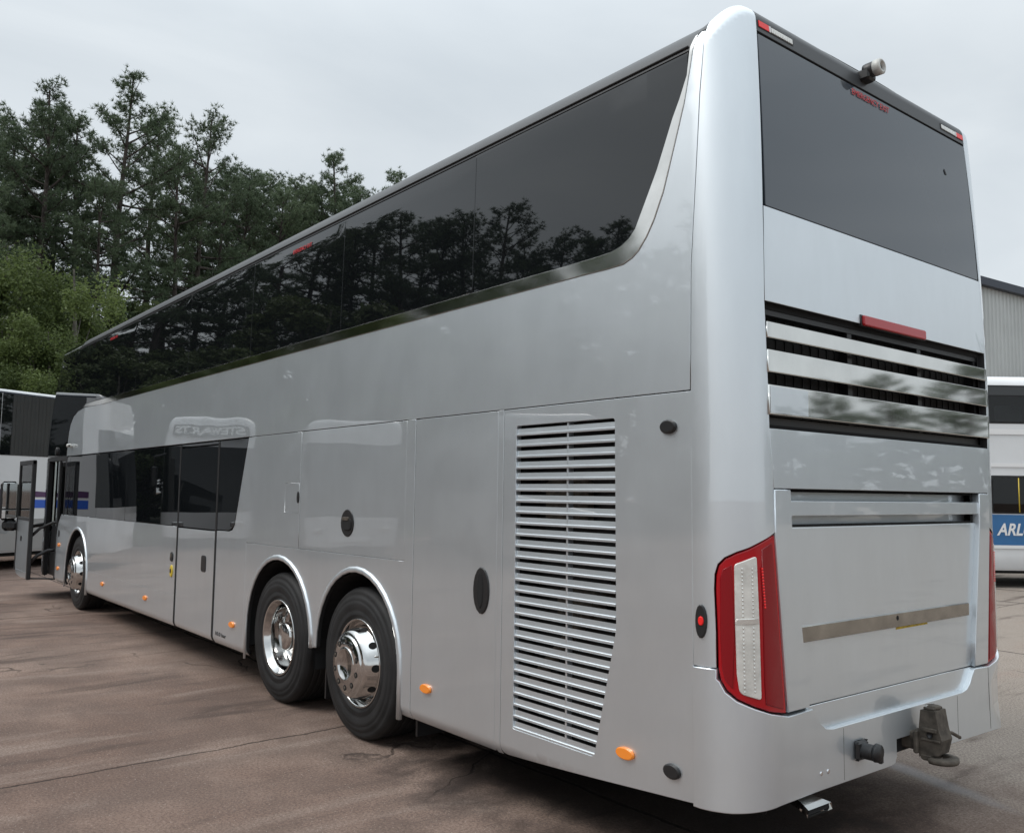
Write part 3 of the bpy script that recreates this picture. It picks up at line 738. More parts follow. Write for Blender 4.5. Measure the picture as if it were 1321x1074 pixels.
bl = panel('brake_light', fillet(RP((1.005, 2.572), (1.625, 2.572), (1.625, 2.612), (1.005, 2.612)), .006), 'red_lens', coach, off=.018, gap=0, depth=.03, bev=.006)
for i in range(1):
    panel('brake_light_base', RP((.99, 2.566), (1.64, 2.566), (1.64, 2.618), (.99, 2.618)), 'black_plastic', bl, off=.006, gap=0, depth=.02)
for mi in (False, True):
    cl = panel('corner_light', fillet(RP((.262, 3.882), (.262, 3.918), (.545, 3.918), (.545, 3.882)), .006), 'seal', coach, off=.002, gap=0, depth=.012, mirror=mi)
    panel('red_segment', RP((.268, 3.886), (.268, 3.914), (.345, 3.914), (.345, 3.886)), 'red_led', cl, off=.005, gap=0, depth=.006, bev=.001, mirror=mi)
    panel('clear_segment', RP((.349, 3.886), (.349, 3.914), (.362, 3.914), (.362, 3.886)), 'white_letter', cl, off=.005, gap=0, depth=.006, bev=.001, mirror=mi)
    for i in range(12):
        y = .368+i*.0142
        panel('clear_segment', RP((y, 3.888), (y, 3.912), (y+.011, 3.912), (y+.011, 3.888)), 'clear_lens', cl, off=.005, gap=0, depth=.006, bev=.001, mirror=mi)
# reversing camera on the roof edge
cb = MB(); cb.lathe([(0, -.015), (.038, -.015), (.040, .0), (.040, .04), (.034, .045), (.0, .045)], 20, 'x', (-.045, 1.19, 3.955)); cb.box((-.10, 1.15, 3.90), (-.02, 1.23, 3.96), .01)
rc_ = sub(cb.build('rear_camera', 'black_plastic', coach), coach)
cb = MB(); cb.lathe([(.034, 0), (.042, 0), (.042, .034), (.033, .040), (.025, .040), (.022, .02), (0, .02)], 20, 'x', (-.004, 1.19, 3.955)); cb.build('camera_housing', 'white_plastic', rc_)
cb = MB(); cb.lathe([(.0, .010), (.010, .008), (.020, 0), (.020, -.01)], 16, 'x', (.018, 1.19, 3.955)); cb.build('camera_lens', 'black_glass', rc_)
sub(text_mesh('lettering', 'EMERGENCY EXIT', .045, 'red_text', None, P(UR(1.05), 3.795, .004), (0, 1, 0), (0, 0, 1), width=.37), coach)
for s, w in ((4.52, .35), (10.2, .35)):
    sub(text_mesh('lettering', 'EMERGENCY EXIT', .045, 'red_text', None, P(-s, 3.68, .004), (1, 0, 0), (0, 0, 1), width=w), coach)
# wiper pivot marks on the rear glass
panel('glass_clip', RP((2.02, 3.62), (2.03, 3.60), (2.045, 3.60), (2.026, 3.63)), 'seal', rw, off=.004, gap=0, depth=.006)

# engine lid with its raised flanks and the slotted top
lid = panel('engine_lid', RP((.482, .790), (BW-.482, .790), (BW-.372, 1.572), (.372, 1.572)), 'silver', coach, off=-.022, gap=.0, bev=.006, depth=.03)
for mi in (False, True):
    panel('lid_flank', RP((.325, .790), (.482, .790), (.368, 1.575), (.360, 1.742), (.246, 1.742), (.249, 1.545)), 'silver', lid, off=.006, gap=.002, bev=.006, depth=.05, mirror=mi, wall='silver')
panel('lid_slat', RP((.362, 1.632), (BW-.362, 1.632), (BW-.362, 1.692), (.362, 1.692)), 'silver', lid, off=-.004, gap=0, bev=.004, depth=.03, wall='silver')
b = MB(); b.box((-.10, .36, 1.575), (-.085, BW-.36, 1.745)); b.box((-.09, .36, 1.570), (-.026, BW-.36, 1.578)); b.build('lid_recess', 'silver', lid)
b = MB(); b.box((-.09, .36, 1.738), (-.034, BW-.36, 1.742)); b.build('recess_seal', 'black_matt', lid)
bar = panel('plate_strip', RP((.440, 1.070), (2.075, 1.070), (2.075, 1.134), (.440, 1.134)), 'strip_steel', lid, off=-.010, gap=0, bev=.003, depth=.02)
panel('lock_hole', ellipse(UR(1.29), 1.113, .010, .012, 10), 'black_matt', bar, off=-.0085, gap=0, depth=.002, bev=.0005)
panel('tape', RP((1.29, 1.054), (1.62, 1.056), (1.61, 1.069), (1.30, 1.069)), 'yellow_tape', lid, off=-.0205, gap=0, depth=.003, bev=.0005)
panel('bumper_gap', RP((.33, .76), (BW-.33, .76), (BW-.33, .80), (.33, .80)), 'black_matt', coach, off=-.030, gap=0, depth=0)

# rear bumper
bt = [(-.248, .978), (-.139, .980), (-.140, .940), (-.128, .930), (-.104, .888), (-.056, .852), (.017, .822), (.098, .795), (.215, .770), (UR(.50), .776), (UR(.525), .752), (UR(.56), .705), (UR(.60), .678), (UR(.66), .668)]
bb = [(-.246, .397), (-.077, .400), (.148, .415), (UR(.5), .420), (UR(1.16), .418), (UR(1.20), .425), (UR(1.215), .455), (UR(1.215), .535), (UR(1.62), .535), (UR(1.66), .425)]
def mir(p): return (UR0+UR1-p[0], p[1])
bpoly = bt+[mir(p) for p in bt[::-1]]+[mir(bb[0]), mir(bb[1]), mir(bb[2]), (UR(1.90), .422)]+[p for p in bb[::-1]]
bpoly = [p for p in bpoly]
bumper = panel('rear_bumper', bpoly, 'silver', coach, off=.010, gap=.002, bev=.005, depth=.07, wall='silver')
panel('bumper_step', RP((.49, .782), (.52, .72), (.57, .665), (2.01, .665), (2.06, .72), (2.09, .782)), 'silver', bumper, off=-.018, gap=0, bev=.003, depth=.02)
for y in (.555, .61): panel('rivet', ellipse(UR(y), .492, .008, .008, 10), 'chrome', bumper, off=.014, gap=0, depth=.006, bev=.002)
for y in (.74, 1.86): panel('bumper_seam', RP((y, .43), (y+.002, .43), (y+.002, .66), (y, .66)), 'seal', bumper, off=.0105, gap=0, depth=.001, bev=.0001)
panel('bumper_seam', RP((BW-.33, .43), (BW-.3265, .43), (BW-.338, .768), (BW-.3415, .768)), 'seal', bumper, off=.0105, gap=0, depth=.001, bev=.0001)
# towing socket
sk = sub(MB().box((.01, .82, .50), (.035, .92, .59), .012).build('towing_socket', 'black_plastic', coach), coach)
b = MB(); b.lathe([(0, .06), (.030, .06), (.036, .05), (.036, 0)], 18, 'x', (.03, .868, .545)); b.build('socket_body', 'black_plastic', sk)
b = MB(); b.lathe([(0, .02), (.040, .018), (.043, 0), (.0, 0)], 18, 'x', (.088, .880, .545)); b.box((.075, .905, .49), (.10, .93, .56), .006); b.build('socket_cap', 'black_plastic', sk)
# tow coupling
tb = MB(); tb.box((-.25, 1.36, .475), (.06, 1.48, .585), .01); tow = sub(tb.build('tow_coupling', 'tow_iron', coach), coach)
b = MB(); b.box((.045, 1.33, .46), (.075, 1.51, .60), .008); b.build('coupling_flange', 'tow_iron', tow)
b = MB(); b.prism([(.07, .44), (.20, .47), (.225, .56), (.205, .62), (.185, .73), (.085, .725), (.07, .60)], 'y', 1.365, 1.505); b.lathe([(0, 0), (.045, 0), (.048, .02), (.0, .02)], 16, 'z', (.135, 1.435, .73)); b.box((.10, 1.375, .728), (.17, 1.495, .745), .004); b.build('coupling_head', 'tow_iron', tow)
b = MB()
for yy, r in ((0, 0),):
    vs = []; fs = []; n = 14
    for i in range(n+1):
        a = -math.pi*.62+math.pi*1.24*i/n
        for rr, zz in ((.05, .455), (.105, .45), (.108, .43), (.10, .418), (.052, .42)): vs.append((.185+rr*math.cos(a), 1.435+rr*math.sin(a), zz))
    for i in range(n):
        for k in range(5): fs.append((i*5+k, i*5+(k+1) % 5, (i+1)*5+(k+1) % 5, (i+1)*5+k))
    b.add(vs, fs, True)
b.box((.08, 1.36, .425), (.16, 1.51, .462), .008); b.build('coupling_jaw', 'tow_iron', tow)
b = MB(); b.tube([(.16, 1.50, .585), (.19, 1.57, .575), (.20, 1.66, .535)], .011, 8); b.build('release_lever', 'tow_iron', tow)
b = MB(); b.box((.095, 1.352, .60), (.195, 1.518, .625), .004); b.box((.088, 1.356, .545), (.215, 1.514, .560), .004); b.build('coupling_ridge', 'tow_iron', tow)
for yb_ in (1.395, 1.475):
    b = MB(); b.lathe([(0, .012), (.011, .010), (.012, 0)], 6, 'z', (.115, yb_, .745), smooth=False); b.build('bolt', 'steel', tow)
b = MB(); b.lathe([(0, .012), (.018, .010), (.020, 0)], 14, 'y', (.15, 1.352, .585)); b.build('pivot', 'black_plastic', tow)
for o_ in [tow]+list(tow.children):
    for v_ in o_.data.vertices:
        c_ = v_.co; c_.x = .0+(c_.x-.0)*.74; c_.y = 1.40+(c_.y-1.43)*.78; c_.z = .525+(c_.z-.545)*.80
# exhaust tip
eb = MB()
sec_ = [(-.32, .425, .50, .372, .405), (-.06, .42, .51, .372, .405), (.0, .40, .535, .366, .398), (.055, .375, .565, .352, .382)]
vs = []
for x_, ya, yb, za, zb_ in sec_: vs += [(x_, ya, za), (x_, yb, za), (x_, yb-.008, zb_), (x_, ya+.008, zb_)]
fs = [(i*4+k, i*4+(k+1) % 4, i*4+4+(k+1) % 4, i*4+4+k) for i in range(3) for k in range(4)]
eb.add(vs, fs); ex = sub(eb.build('exhaust', 'steel', coach, fix=True), coach)
b = MB(); b.add([(.045, .385, .356), (.045, .558, .356), (.045, .552, .378), (.045, .390, .378)], [(0, 1, 2, 3)]); b.build('exhaust_mouth', 'black_matt', ex)
sub(MB().tube([(-.14, .33, .33), (-.12, .34, .42)], .016, 8).build('drain_hose', 'black_plastic', coach), coach)

# --- far side and front (plain, out of the photograph's sight)
panel('far_side_panel', SP((.258, .98), (.258, 2.18), (12.6, 2.18), (12.6, .30), (11.98, .30), *[(s, max(z, .30)) for s, z in ARCH_F], (10.7, .30), (5.2, .30), *[(s, max(z, .3)) for s, z in ARCH_D], *[(s, max(z, .3)) for s, z in ARCH_T], (2.6, .30), (.258, .40)), 'silver', coach, mirror=True)
panel('far_upper_panel', SP((.258, 2.18), (.25, 2.75), (.187, 3.545), (.148, 3.85), (.20, 3.85), (.60, 2.86), (12.6, 2.86), (12.6, 2.18)), 'silver', coach, mirror=True)
panel('far_window', SP((.26, 3.764), (.62, 2.87), (13.4, 2.87), (13.4, 3.764)), 'black_glass', coach, mirror=True)
panel('far_window', SP((12.6, .30), (12.6, 2.86), (13.4, 2.86), (13.4, .30)), 'black_glass', coach, mirror=True)
UL = F0-RF*1.0
for mi in (False, True):
    panel('windscreen', [(-13.50, 1.0), (-13.50, 2.17), (UFM, 2.17), (UFM, 1.0)], 'clear_glass', coach, gap=.002, depth=.006, mirror=mi)
    panel('front_panel', [(-13.50, .30), (-13.50, 1.0), (UFM, 1.0), (UFM, .30)], 'silver', coach, gap=.002, mirror=mi)
    hl = panel('headlamp', fillet([(-13.75, .60), (-13.75, .85), (-14.25, .78), (-14.25, .60)], .04), 'headlamp', coach, off=.01, depth=.02, mirror=mi)
panel('far_window', SP((13.4, .30), (13.4, 2.18), (13.55, 2.18), (13.55, .30)), 'silver', coach, mirror=True)

# --- doorway, open door leaf and mirror
db = MB(); db.box((-12.30, -.004, 1.30), (-12.24, .05, 2.17), .004); db.box((-12.72, -.004, .32), (-12.66, .06, 2.17), .004); db.box((-13.56, -.004, .32), (-13.46, .06, 2.17), .004); db.box((-13.56, -.006, 2.12), (-12.24, .06, 2.185), .004)
dfm = sub(db.build('doorway_frame', 'black_plastic', coach), coach)
panel('quarter_glass', SP((12.31, 2.12), (12.31, 1.318), (12.43, 1.318), (12.61, 1.17), (12.655, 1.0), (12.655, 2.12)), 'clear_glass', coach, off=-.01, depth=.004)
ib = MB(); ib.box((-12.75, .05, .36), (-12.70, 2.5, 3.6)); ib.box((-13.95, .30, .30), (-12.70, 2.4, .40)); ib.box((-13.3, .62, .40), (-12.75, 1.9, .62)); ib.box((-13.90, .55, .40), (-13.45, 2.30, 1.05), .06); ib.box((-13.9, .1, 2.2), (-12.7, 2.5, 2.24))
sub(ib.build('cab_interior', 'black_plastic', coach), coach)
ib = MB(); ib.prism([(-13.45, .34), (-13.42, .95), (-13.28, 1.10), (-13.0, 1.12), (-12.92, .95), (-13.05, .34)], 'y', .06, .30); sub(ib.build('step_panel', 'black_plastic', coach), coach)
DY = -.32
dl = MB(); dl.box((-13.98, DY, .40), (-13.00, DY+.03, 1.20), .006)
leaf = sub(dl.build('entrance_door', 'silver', coach), coach)
leaf['label'] = 'open front door leaf with a tall glass pane'
b = MB(); b.box((-13.00, DY-.012, .30), (-12.93, DY+.045, 2.12), .008); b.box((-14.02, DY-.01, .38), (-13.97, DY+.04, 2.12), .006); b.box((-14.02, DY-.01, 2.06), (-12.93, DY+.04, 2.13), .006); b.box((-13.98, DY-.006, 1.19), (-13.0, DY+.036, 1.24), .004); b.build('door_frame', 'black_plastic', leaf)
b = MB(); b.box((-13.97, DY+.008, 1.24), (-13.0, DY+.014, 2.06)); b.build('door_glass', 'clear_glass', leaf)
b = MB(); b.prism([(-13.98, .40), (-13.0, .40), (-13.0, .315), (-13.5, .30), (-13.86, .33)], 'y', DY, DY+.03); b.build('door_foot', 'silver', leaf)
b = MB(); b.tube([(-12.97, DY+.02, .95), (-12.95, -.18, 1.08), (-12.85, -.02, 1.17), (-12.80, .10, 1.17)], .022, 8); b.tube([(-12.97, DY+.02, .55), (-12.96, -.20, .66), (-12.92, -.06, .74), (-12.85, .10, .75)], .026, 8); b.tube([(-12.95, DY+.01, .32), (-12.95, -.10, .31), (-12.78, .03, .31)], .012, 8); b.build('door_arm', 'black_plastic', leaf)
b = MB(); b.box((-13.62, DY-.012, .86), (-13.55, DY+.002, .94), .004); b.build('door_handle', 'black_plastic', leaf)
mb2 = MB(); mb2.box((-14.16, -.575, 1.17), (-14.02, -.32, 1.80), .05); mirr = sub(mb2.build('wing_mirror', 'black_plastic', coach), coach)
b = MB(); b.box((-14.025, -.550, 1.36), (-14.014, -.345, 1.775), .004); b.box((-14.025, -.550, 1.20), (-14.014, -.345, 1.335), .004); b.build('mirror_glass', 'mirror_glass', mirr)
b = MB(); b.box((-14.12, -.53, 1.00), (-14.0, -.31, 1.18), .05); b.build('mirror_housing', 'black_plastic', mirr)
b = MB(); b.tube([(-14.08, -.42, 1.06), (-14.1, -.25, 1.02), (-14.06, -.05, 1.08), (-13.90, .14, 1.12)], .035, 10); b.build('mirror_arm', 'black_plastic', mirr)
fc = MB(); fc.lathe([(0, -.075), (.018, -.075), (.026, -.065), (.027, -.02), (.02, 0.0)], 16, 'y', (-11.98, 0, 2.33)); fc.tube([(-11.99, -.03, 2.33), (-11.99, .0, 2.31)], .012, 8); fcm = sub(fc.build('side_camera', 'white_plastic', coach), coach)
b = MB(); b.lathe([(0, .010), (.011, .008), (.014, 0)], 12, 'x', (-11.955, -.045, 2.33)); b.build('camera_lens', 'black_glass', fcm)
lens('mirror_bracket', 12.95, 2.27, .03, .05, 'black_plastic', .03)

# --- chassis under the body
ub = MB(); ub.box((-13.4, .46, .34), (-.30, BW-.46, .52)); ub.box((-10.6, .06, .34), (-5.35, BW-.06, .40)); ub.box((-2.55, .10, .36), (-.30, BW-.10, .42)); ub.box((-3.0, .55, .20), (-.9, 1.7, .40), .05); sub(ub.build('underfloor', 'black_matt', coach), coach)
for c in (3.245, 4.545, 11.36):
    b = MB(); b.tube([(-c, .35, .51), (-c, BW-.35, .51)], .08, 10); sub(b.build('axle', 'black_matt', coach), coach)
for c, w in ((2.60, .02), (3.87, .02)):
    b = MB(); b.box((-c, .10, .16), (-c+w, .62, .60)); sub(b.build('mud_flap', 'black_plastic', coach), coach)
    b = MB(); b.box((-c, BW-.62, .16), (-c+w, BW-.10, .60)); sub(b.build('mud_flap', 'black_plastic', coach), coach)

# --- wheels
def ring_holes(n, r, rh, y, slope=0.0, sq=1.0, c=(0, 0, 0), ph=0.0):
    """dark openings round the hub: n ovals at radius r, one mesh each"""
    res = []
    for i in range(n):
        a = 2*math.pi*(i+ph)/n; er = Vector((math.cos(a), 0, math.sin(a))); et = Vector((-math.sin(a), 0, math.cos(a)))
        ed = (er*math.cos(slope)+Vector((0, 1, 0))*math.sin(slope)).normalized(); nn = et.cross(ed)
        if nn.y > 0: nn = -nn
        c0 = Vector(c)+er*r+Vector((0, y, 0)); m_ = 14; vs = []
        for o, q in ((.0012, 1.0), (.0016, .9), (.0016, .6)):
            for k in range(m_): t = 2*math.pi*k/m_; vs.append(c0+ed*(rh*q*math.cos(t))+et*(rh*sq*q*math.sin(t))+nn*o)
        mb = MB(); mb.add(vs, [(g*m_+k, g*m_+(k+1) % m_, (g+1)*m_+(k+1) % m_, (g+1)*m_+k) for g in range(2) for k in range(m_)]+[tuple(range(2*m_, 3*m_))])
        res.append(mb)
    return res
def make_wheel(s, kind, far=False, y0=.035):
    c = (-s, y0, .52); W = .30; R = .52; sgn = 1
    fl = (lambda mb: setattr(mb, 'v', [(x, BW-y, z) for x, y, z in mb.v])) if far else (lambda mb: None)
    rim = MB()
    if kind == 'convex':
        rim.lathe([(.300, .024), (.305, .008), (.298, .004), (.288, .014), (.282, .050), (.275, .065), (.262, .052), (.235, -.040), (.222, -.062), (.205, -.074), (.198, -.072), (.196, -.079), (.186, -.088), (.120, -.092)], 56, 'y', c)
    else:
        rim.lathe([(.300, .024), (.306, .006), (.298, .0), (.286, .008), (.281, .03), (.262, .04), (.258, .06), (.252, .165), (.240, .185), (.160, .190), (.155, .150), (.0, .145)], 56, 'y', c)
    rim.lathe([(.25, .07), (.25, .28)], 40, 'y', c)
    fl(rim); wh = sub(rim.build('wheel', 'wheel_alloy', coach), coach)
    if kind == 'convex':
        wh['label'] = 'polished wheel with ten hand holes and a protruding hub'
    ty = MB(); prof_ = [(.292, .035), (.305, .012), (.325, .006), (.333, .0), (.337, .0035), (.352, -.001), (.356, .003), (.37, -.002), (.40, -.005), (.42, -.005), (.424, -.001), (.436, -.003), (.455, .002), (.459, .006), (.478, .011), (.492, .010), (.508, .028), (.517, .045)]
    tr = []
    for k in range(5):
        y = .045+k*(W-.09)/4.0
        tr += [(R-.001, y+.004), (R, y+.010), (R, y+(W-.09)/4-.010), (R-.001, y+(W-.09)/4-.004), (R-.014, y+(W-.09)/4-.003), (R-.014, y+(W-.09)/4+.003)]
    tr = tr[:-2]
    prof_ = prof_+tr+[(.517, W-.045), (.508, W-.028), (.47, W), (.35, W), (.295, W-.03)]
    ty.lathe(prof_, 72, 'y', c)
    if kind == 'concave': ty.lathe([(r, y+.33) for r, y in prof_], 56, 'y', c)
    fl(ty); ty.build('tyre', 'rubber', wh)
    hub = MB()
    if kind == 'convex':
        hub.lathe([(.120, -.092), (.118, -.094), (.108, -.100), (.100, -.099), (.097, -.090), (.0, -.088)], 40, 'y', c)
        for hh in ring_holes(10, .2485, .030, .006, slope=1.285, sq=.85, c=c): fl(hh); hh.build('hand_hole', 'black_matt', wh, fix=False)
        for lh in ring_holes(10, .157, .020, -.0905, c=c, ph=.5): fl(lh); lh.build('nut_hole', 'black_matt', wh, fix=False)
        if not far:
            for i in range(10):
                a = 2*math.pi*(i+.5)/10; nb = MB(); nb.lathe([(0, -.004), (.010, -.003), (.0125, 0.0), (.0125, .004)], 6, 'y', (c[0]+.157*math.cos(a), c[1]-.0905, c[2]+.157*math.sin(a)), smooth=False); nb.build('wheel_nut', 'tow_iron', wh)
    else:
        hub.lathe([(.0, .05), (.095, .052), (.110, .06), (.115, .085), (.112, .150)], 36, 'y', c)
        for i in range(10):
            a = 2*math.pi*i/10; hub.lathe([(0, -.03), (.014, -.028), (.016, 0)], 6, 'y', (c[0]+.17*math.cos(a), c[1]+.185, c[2]+.17*math.sin(a)), smooth=False)
    fl(hub); hub.build('hub', 'wheel_alloy', wh)
    va = MB(); va.tube([(c[0]+.255, c[1]+.03, c[2]+.08), (c[0]+.262, c[1]-.01, c[2]+.085)], .005, 6); fl(va); va.build('valve', 'steel', wh)
    return wh
for far in (False, True):
    make_wheel(3.27, 'convex', far); make_wheel(4.60, 'concave', far); make_wheel(11.40, 'convex', far)
# ------------------------------------------------------------------ other vehicles (local frame: x along the body, seen side at y = 0 facing -y)
def vehicle(name, label, loc, rotz, L, W, H, body='coach_white', zb=.30, group=None, cat='coach', rows=None, wheels=(), front=False, ws=(1.05, 2.95), r=.30):
    root = thing(name, label, cat, loc, rotz, group)
    # cross-section
    sec = [(0.03, zb), (0, zb+.05)]
    zs = sorted(set([zb+.3, .9, 1.05, 1.3, 1.7, 2.1, 2.5, 2.95, H-r-.05]))
    sec += [(0, z) for z in zs if zb+.1 < z < H-r]
    for k in range(7):
        a = math.pi/2*k/6; sec.append((r*(1-math.cos(a)), H-r+r*math.sin(a)))
    full = sec+[(W-y, z) for y, z in sec[::-1]]
    n = len(full); st = []
    re = .42
    for k in range(7): a = math.pi/2*k/6; st.append((re*(1-math.cos(a)), re*.75*(1-math.sin(a))))
    st += [(L*t, 0) for t in (.15, .3, .5, .7, .85)]
    for k in range(7): a = math.pi/2*(6-k)/6; st.append((L-re*.7*(1-math.cos(a)), re*.5*(1-math.sin(a))))
    vs = []
    for x, e in st:
        for y, z in full:
            rake = (.28*max(0, (z-1.0)/(H-1.0))**1.6 if x < re+.01 else 0)*(1-x/(re+.01) if x < re else 0)
            vs.append((x+rake, W/2+(y-W/2)*(1-2*e/W), z if z < H-.4 else z-e*.5*(z-H+.4)/.4))
    bodyF = []; glassF = []
    for i in range(len(st)-1):
        for k in range(n-1):
            f = (i*n+k, i*n+k+1, (i+1)*n+k+1, (i+1)*n+k)
            cz = sum(vs[j][2] for j in f)/4; cx = sum(vs[j][0] for j in f)/4
            (glassF if (ws[0] < cz < ws[1] and cx < .36) else bodyF).append(f)
    bodyF.append(tuple((len(st)-1)*n+k for k in range(n)))
    zsf = [full[k][1] for k in range(n)]
    half = n//2
    for k in range(half-1):
        f = (k, n-1-k, n-2-k, k+1); cz = (zsf[k]+zsf[k+1])/2
        (glassF if ws[0] < cz < ws[1] else bodyF).append(f)
    b = MB(); b.add(vs, bodyF, True); b.build('body', body, root)
    if glassF:
        b = MB(); b.add(vs, glassF, True); b.build('windscreen', 'black_glass', root)
    b = MB(); b.box((.5, .1, .28), (L-.4, W-.1, zb+.12)); b.build('underbody', 'black_matt', root)
    for wx in wheels:
        for yy, sg in ((.05, 1), (W-.05, -1)):
            a = MB(); a.lathe([(0, -.002), (.60, -.002), (.62, .01)], 28, 'y', (wx, 0 if sg > 0 else W, .52)) if False else None
            arch = MB(); pts = [(wx-.62, zb-.02)]+[(wx+.62*math.cos(math.pi-math.pi*k/14), .50+.62*math.sin(math.pi*k/14)) for k in range(15)]+[(wx+.62, zb-.02)]
            y_ = -.004 if sg > 0 else W+.004
            arch.add([(px, y_, pz) for px, pz in pts], [tuple(range(len(pts)))]); arch.build('wheel_arch', 'black_matt', root)
            tw = MB(); c = (wx, yy if sg > 0 else yy, .50)
            pr = [(.29, .0), (.32, -.02), (.44, -.03), (.49, -.01), (.50, .03), (.50, .22), (.3, .24)]
            tw.lathe([(r_, y*sg-.03*sg) for r_, y in pr], 36, 'y', c); wh = tw.build('wheel', 'rubber', root)
            tw = MB(); tw.lathe([(.295, 0), (.27, .03), (.22, -.01), (.19, -.04), (.10, -.05), (0, -.05)] if sg > 0 else [(.295, 0), (.27, -.03), (.22, .01), (.19, .04), (.10, .05), (0, .05)], 28, 'y', (c[0], c[1]-.03*sg, c[2])); tw.build('rim', 'wheel_alloy', wh)
    return root
def pane(root, x0, x1, z0, z1, m='black_glass', y=-.006, th=.012, name='window', rad=.05, slant=0.0):
    pol = fillet([(x0, z0), (x1, z0), (x1+slant, z1), (x0+slant, z1)], rad, 3)
    b = MB(); b.prism(pol, 'y', y, y+th); return b.build(name, m, root)
def decal(root, name, poly, m, y=-.0045):
    b = MB(); b.prism(poly, 'y', y, y+.008); return b.build(name, m, root)

# white coach with a purple and blue stripe, standing across the nose of the silver coach
LD = Vector((-.476, .880)); LN = Vector((.880, .476)); P0 = Vector((-18.3, .0))
# local +x must run along +LD or -LD so that local -y faces the camera: rot such that (0,-1) -> LN
rz = math.atan2(LN.x, -LN.y); ax = Vector((math.cos(rz), math.sin(rz)))
sgn = 1 if ax.dot(LD) > 0 else -1
start = P0-LD*2.2 if sgn > 0 else P0+LD*9.8
lc = vehicle('striped_coach', 'white single deck coach with purple and blue stripe across the nose of the silver coach', (start.x, start.y, 0), rz, 12.0, 2.5, 3.72, 'coach_white', .36, wheels=(1.35, 8.6), ws=(1.2, 2.9), r=.07)
for i in range(7):
    x0 = .62+i*1.58; pane(lc, x0, x0+1.565, 2.36, 3.63, rad=.02)
decal(lc, 'roof_band', [(.45, 3.632), (11.6, 3.632), (11.6, 3.66), (.45, 3.66)], 'navy')
def wave(z, amp, x0, x1, n=24): return [(x0+(x1-x0)*i/n, z+amp*math.sin((x0+(x1-x0)*i/n)*.9)) for i in range(n+1)]
decal(lc, 'purple_stripe', wave(1.50, .0, .45, 11.6)+wave(1.60, .07, .45, 11.6)[::-1], 'purple')
decal(lc, 'blue_stripe', wave(1.27, .0, .45, 11.6)+wave(1.44, .02, .45, 11.6)[::-1], 'blue')
decal(lc, 'skirt_band', [(.45, .40), (11.6, .40), (11.6, 1.12), (.45, 1.02)], 'coach_silver', -.003)
for x in (2.0, 4.6, 7.2, 10.2): pane(lc, x, x+.22, .68, .74, 'amber', -.016, .018, 'side_marker', .02)
for x in (1.9, 5.2, 7.4): decal(lc, 'locker_seam', [(x, .42), (x+.012, .42), (x+.012, 1.22), (x, 1.22)], 'seal', -.008)
pane(lc, 2.30, 2.52, .75, .97, 'coach_grey', -.008, .01, 'filler_cap', .10)

# white double deck bus on the right with a blue skirt
RD = Vector((.62, .78)); RN = Vector((.78, -.62)); Q0 = Vector((-5.13, 15.4))
rz2 = math.atan2(RN.x, -RN.y); ax2 = Vector((math.cos(rz2), math.sin(rz2))); s2 = 1 if ax2.dot(RD) > 0 else -1
st2 = Q0-RD*4.6 if s2 > 0 else Q0+RD*6.0
rb_ = vehicle('lettered_bus', 'white double deck bus with blue lettered skirt parked before the clad shed', (st2.x, st2.y, 0), rz2, 10.6, 2.5, 4.18, 'coach_white', .34, cat='bus', wheels=(2.6, 8.2), ws=(1.0, 2.5))
def bx_(x): return x
zz = lambda py: 1.713+(644-py)*17.3/1135
for i in range(6):
    x0 = .9+i*1.56
    f_ = pane(rb_, x0, x0+1.50, zz(546), zz(496), 'seal', -.004, .02, 'upper_window', .05)
    pane(f_, x0+.04, x0+1.46, zz(544), zz(511), 'bus_glass', -.012, .006, 'pane', .05)
    pane(f_, x0+.04, x0+1.46, zz(509), zz(498), 'black_glass', -.012, .006, 'hopper', .02)
    pane(f_, x0+.30, x0+.85, zz(543), zz(522), 'coach_grey', -.006, .003, 'seat_back', .06)
for i in range(5):
    x0 = .40+i*1.9
    f_ = pane(rb_, x0, x0+1.84, zz(662), zz(613), 'seal', -.004, .02, 'lower_window', .04)
    pane(f_, x0+.04, x0+1.80, zz(660), zz(616), 'bus_glass', -.012, .006, 'pane', .04)
    pane(f_, x0+.9, x0+1.75, zz(657), zz(624), 'coach_grey', -.006, .003, 'seat_back', .06)
    b = MB(); b.tube([(x0+.55, -.008, zz(660)), (x0+.55, -.008, zz(616))], .012, 6); b.build('grab_rail', 'yellow', f_)
decal(rb_, 'blue_skirt', [(.45, zz(702)), (10.2, zz(702)), (10.2, zz(663)), (.45, zz(663))], 'bus_blue')
decal(rb_, 'roof_rail', [(.45, zz(553)), (10.2, zz(553)), (10.2, zz(560)), (.45, zz(560))], 'white_letter', -.02)
decal(rb_, 'roof_rail', [(.45, zz(597)), (10.2, zz(597)), (10.2, zz(602)), (.45, zz(602))], 'white_letter', -.02)
decal(rb_, 'skirt_rail', [(.45, zz(702)), (10.2, zz(702)), (10.2, zz(706)), (.45, zz(706))], 'white_letter', -.02)
# letters: "RLU" starts where the silver coach's corner hides the rest
lx = (Vector((-5.10, 15.36))-st2).dot(ax2)
text_mesh('lettering', 'ARLU', .32, 'white_letter', rb_, (lx-.27, -.012, zz(689)), (1, 0, 0), (0, 0, 1), shear=.28, bold=.008, width=.74)

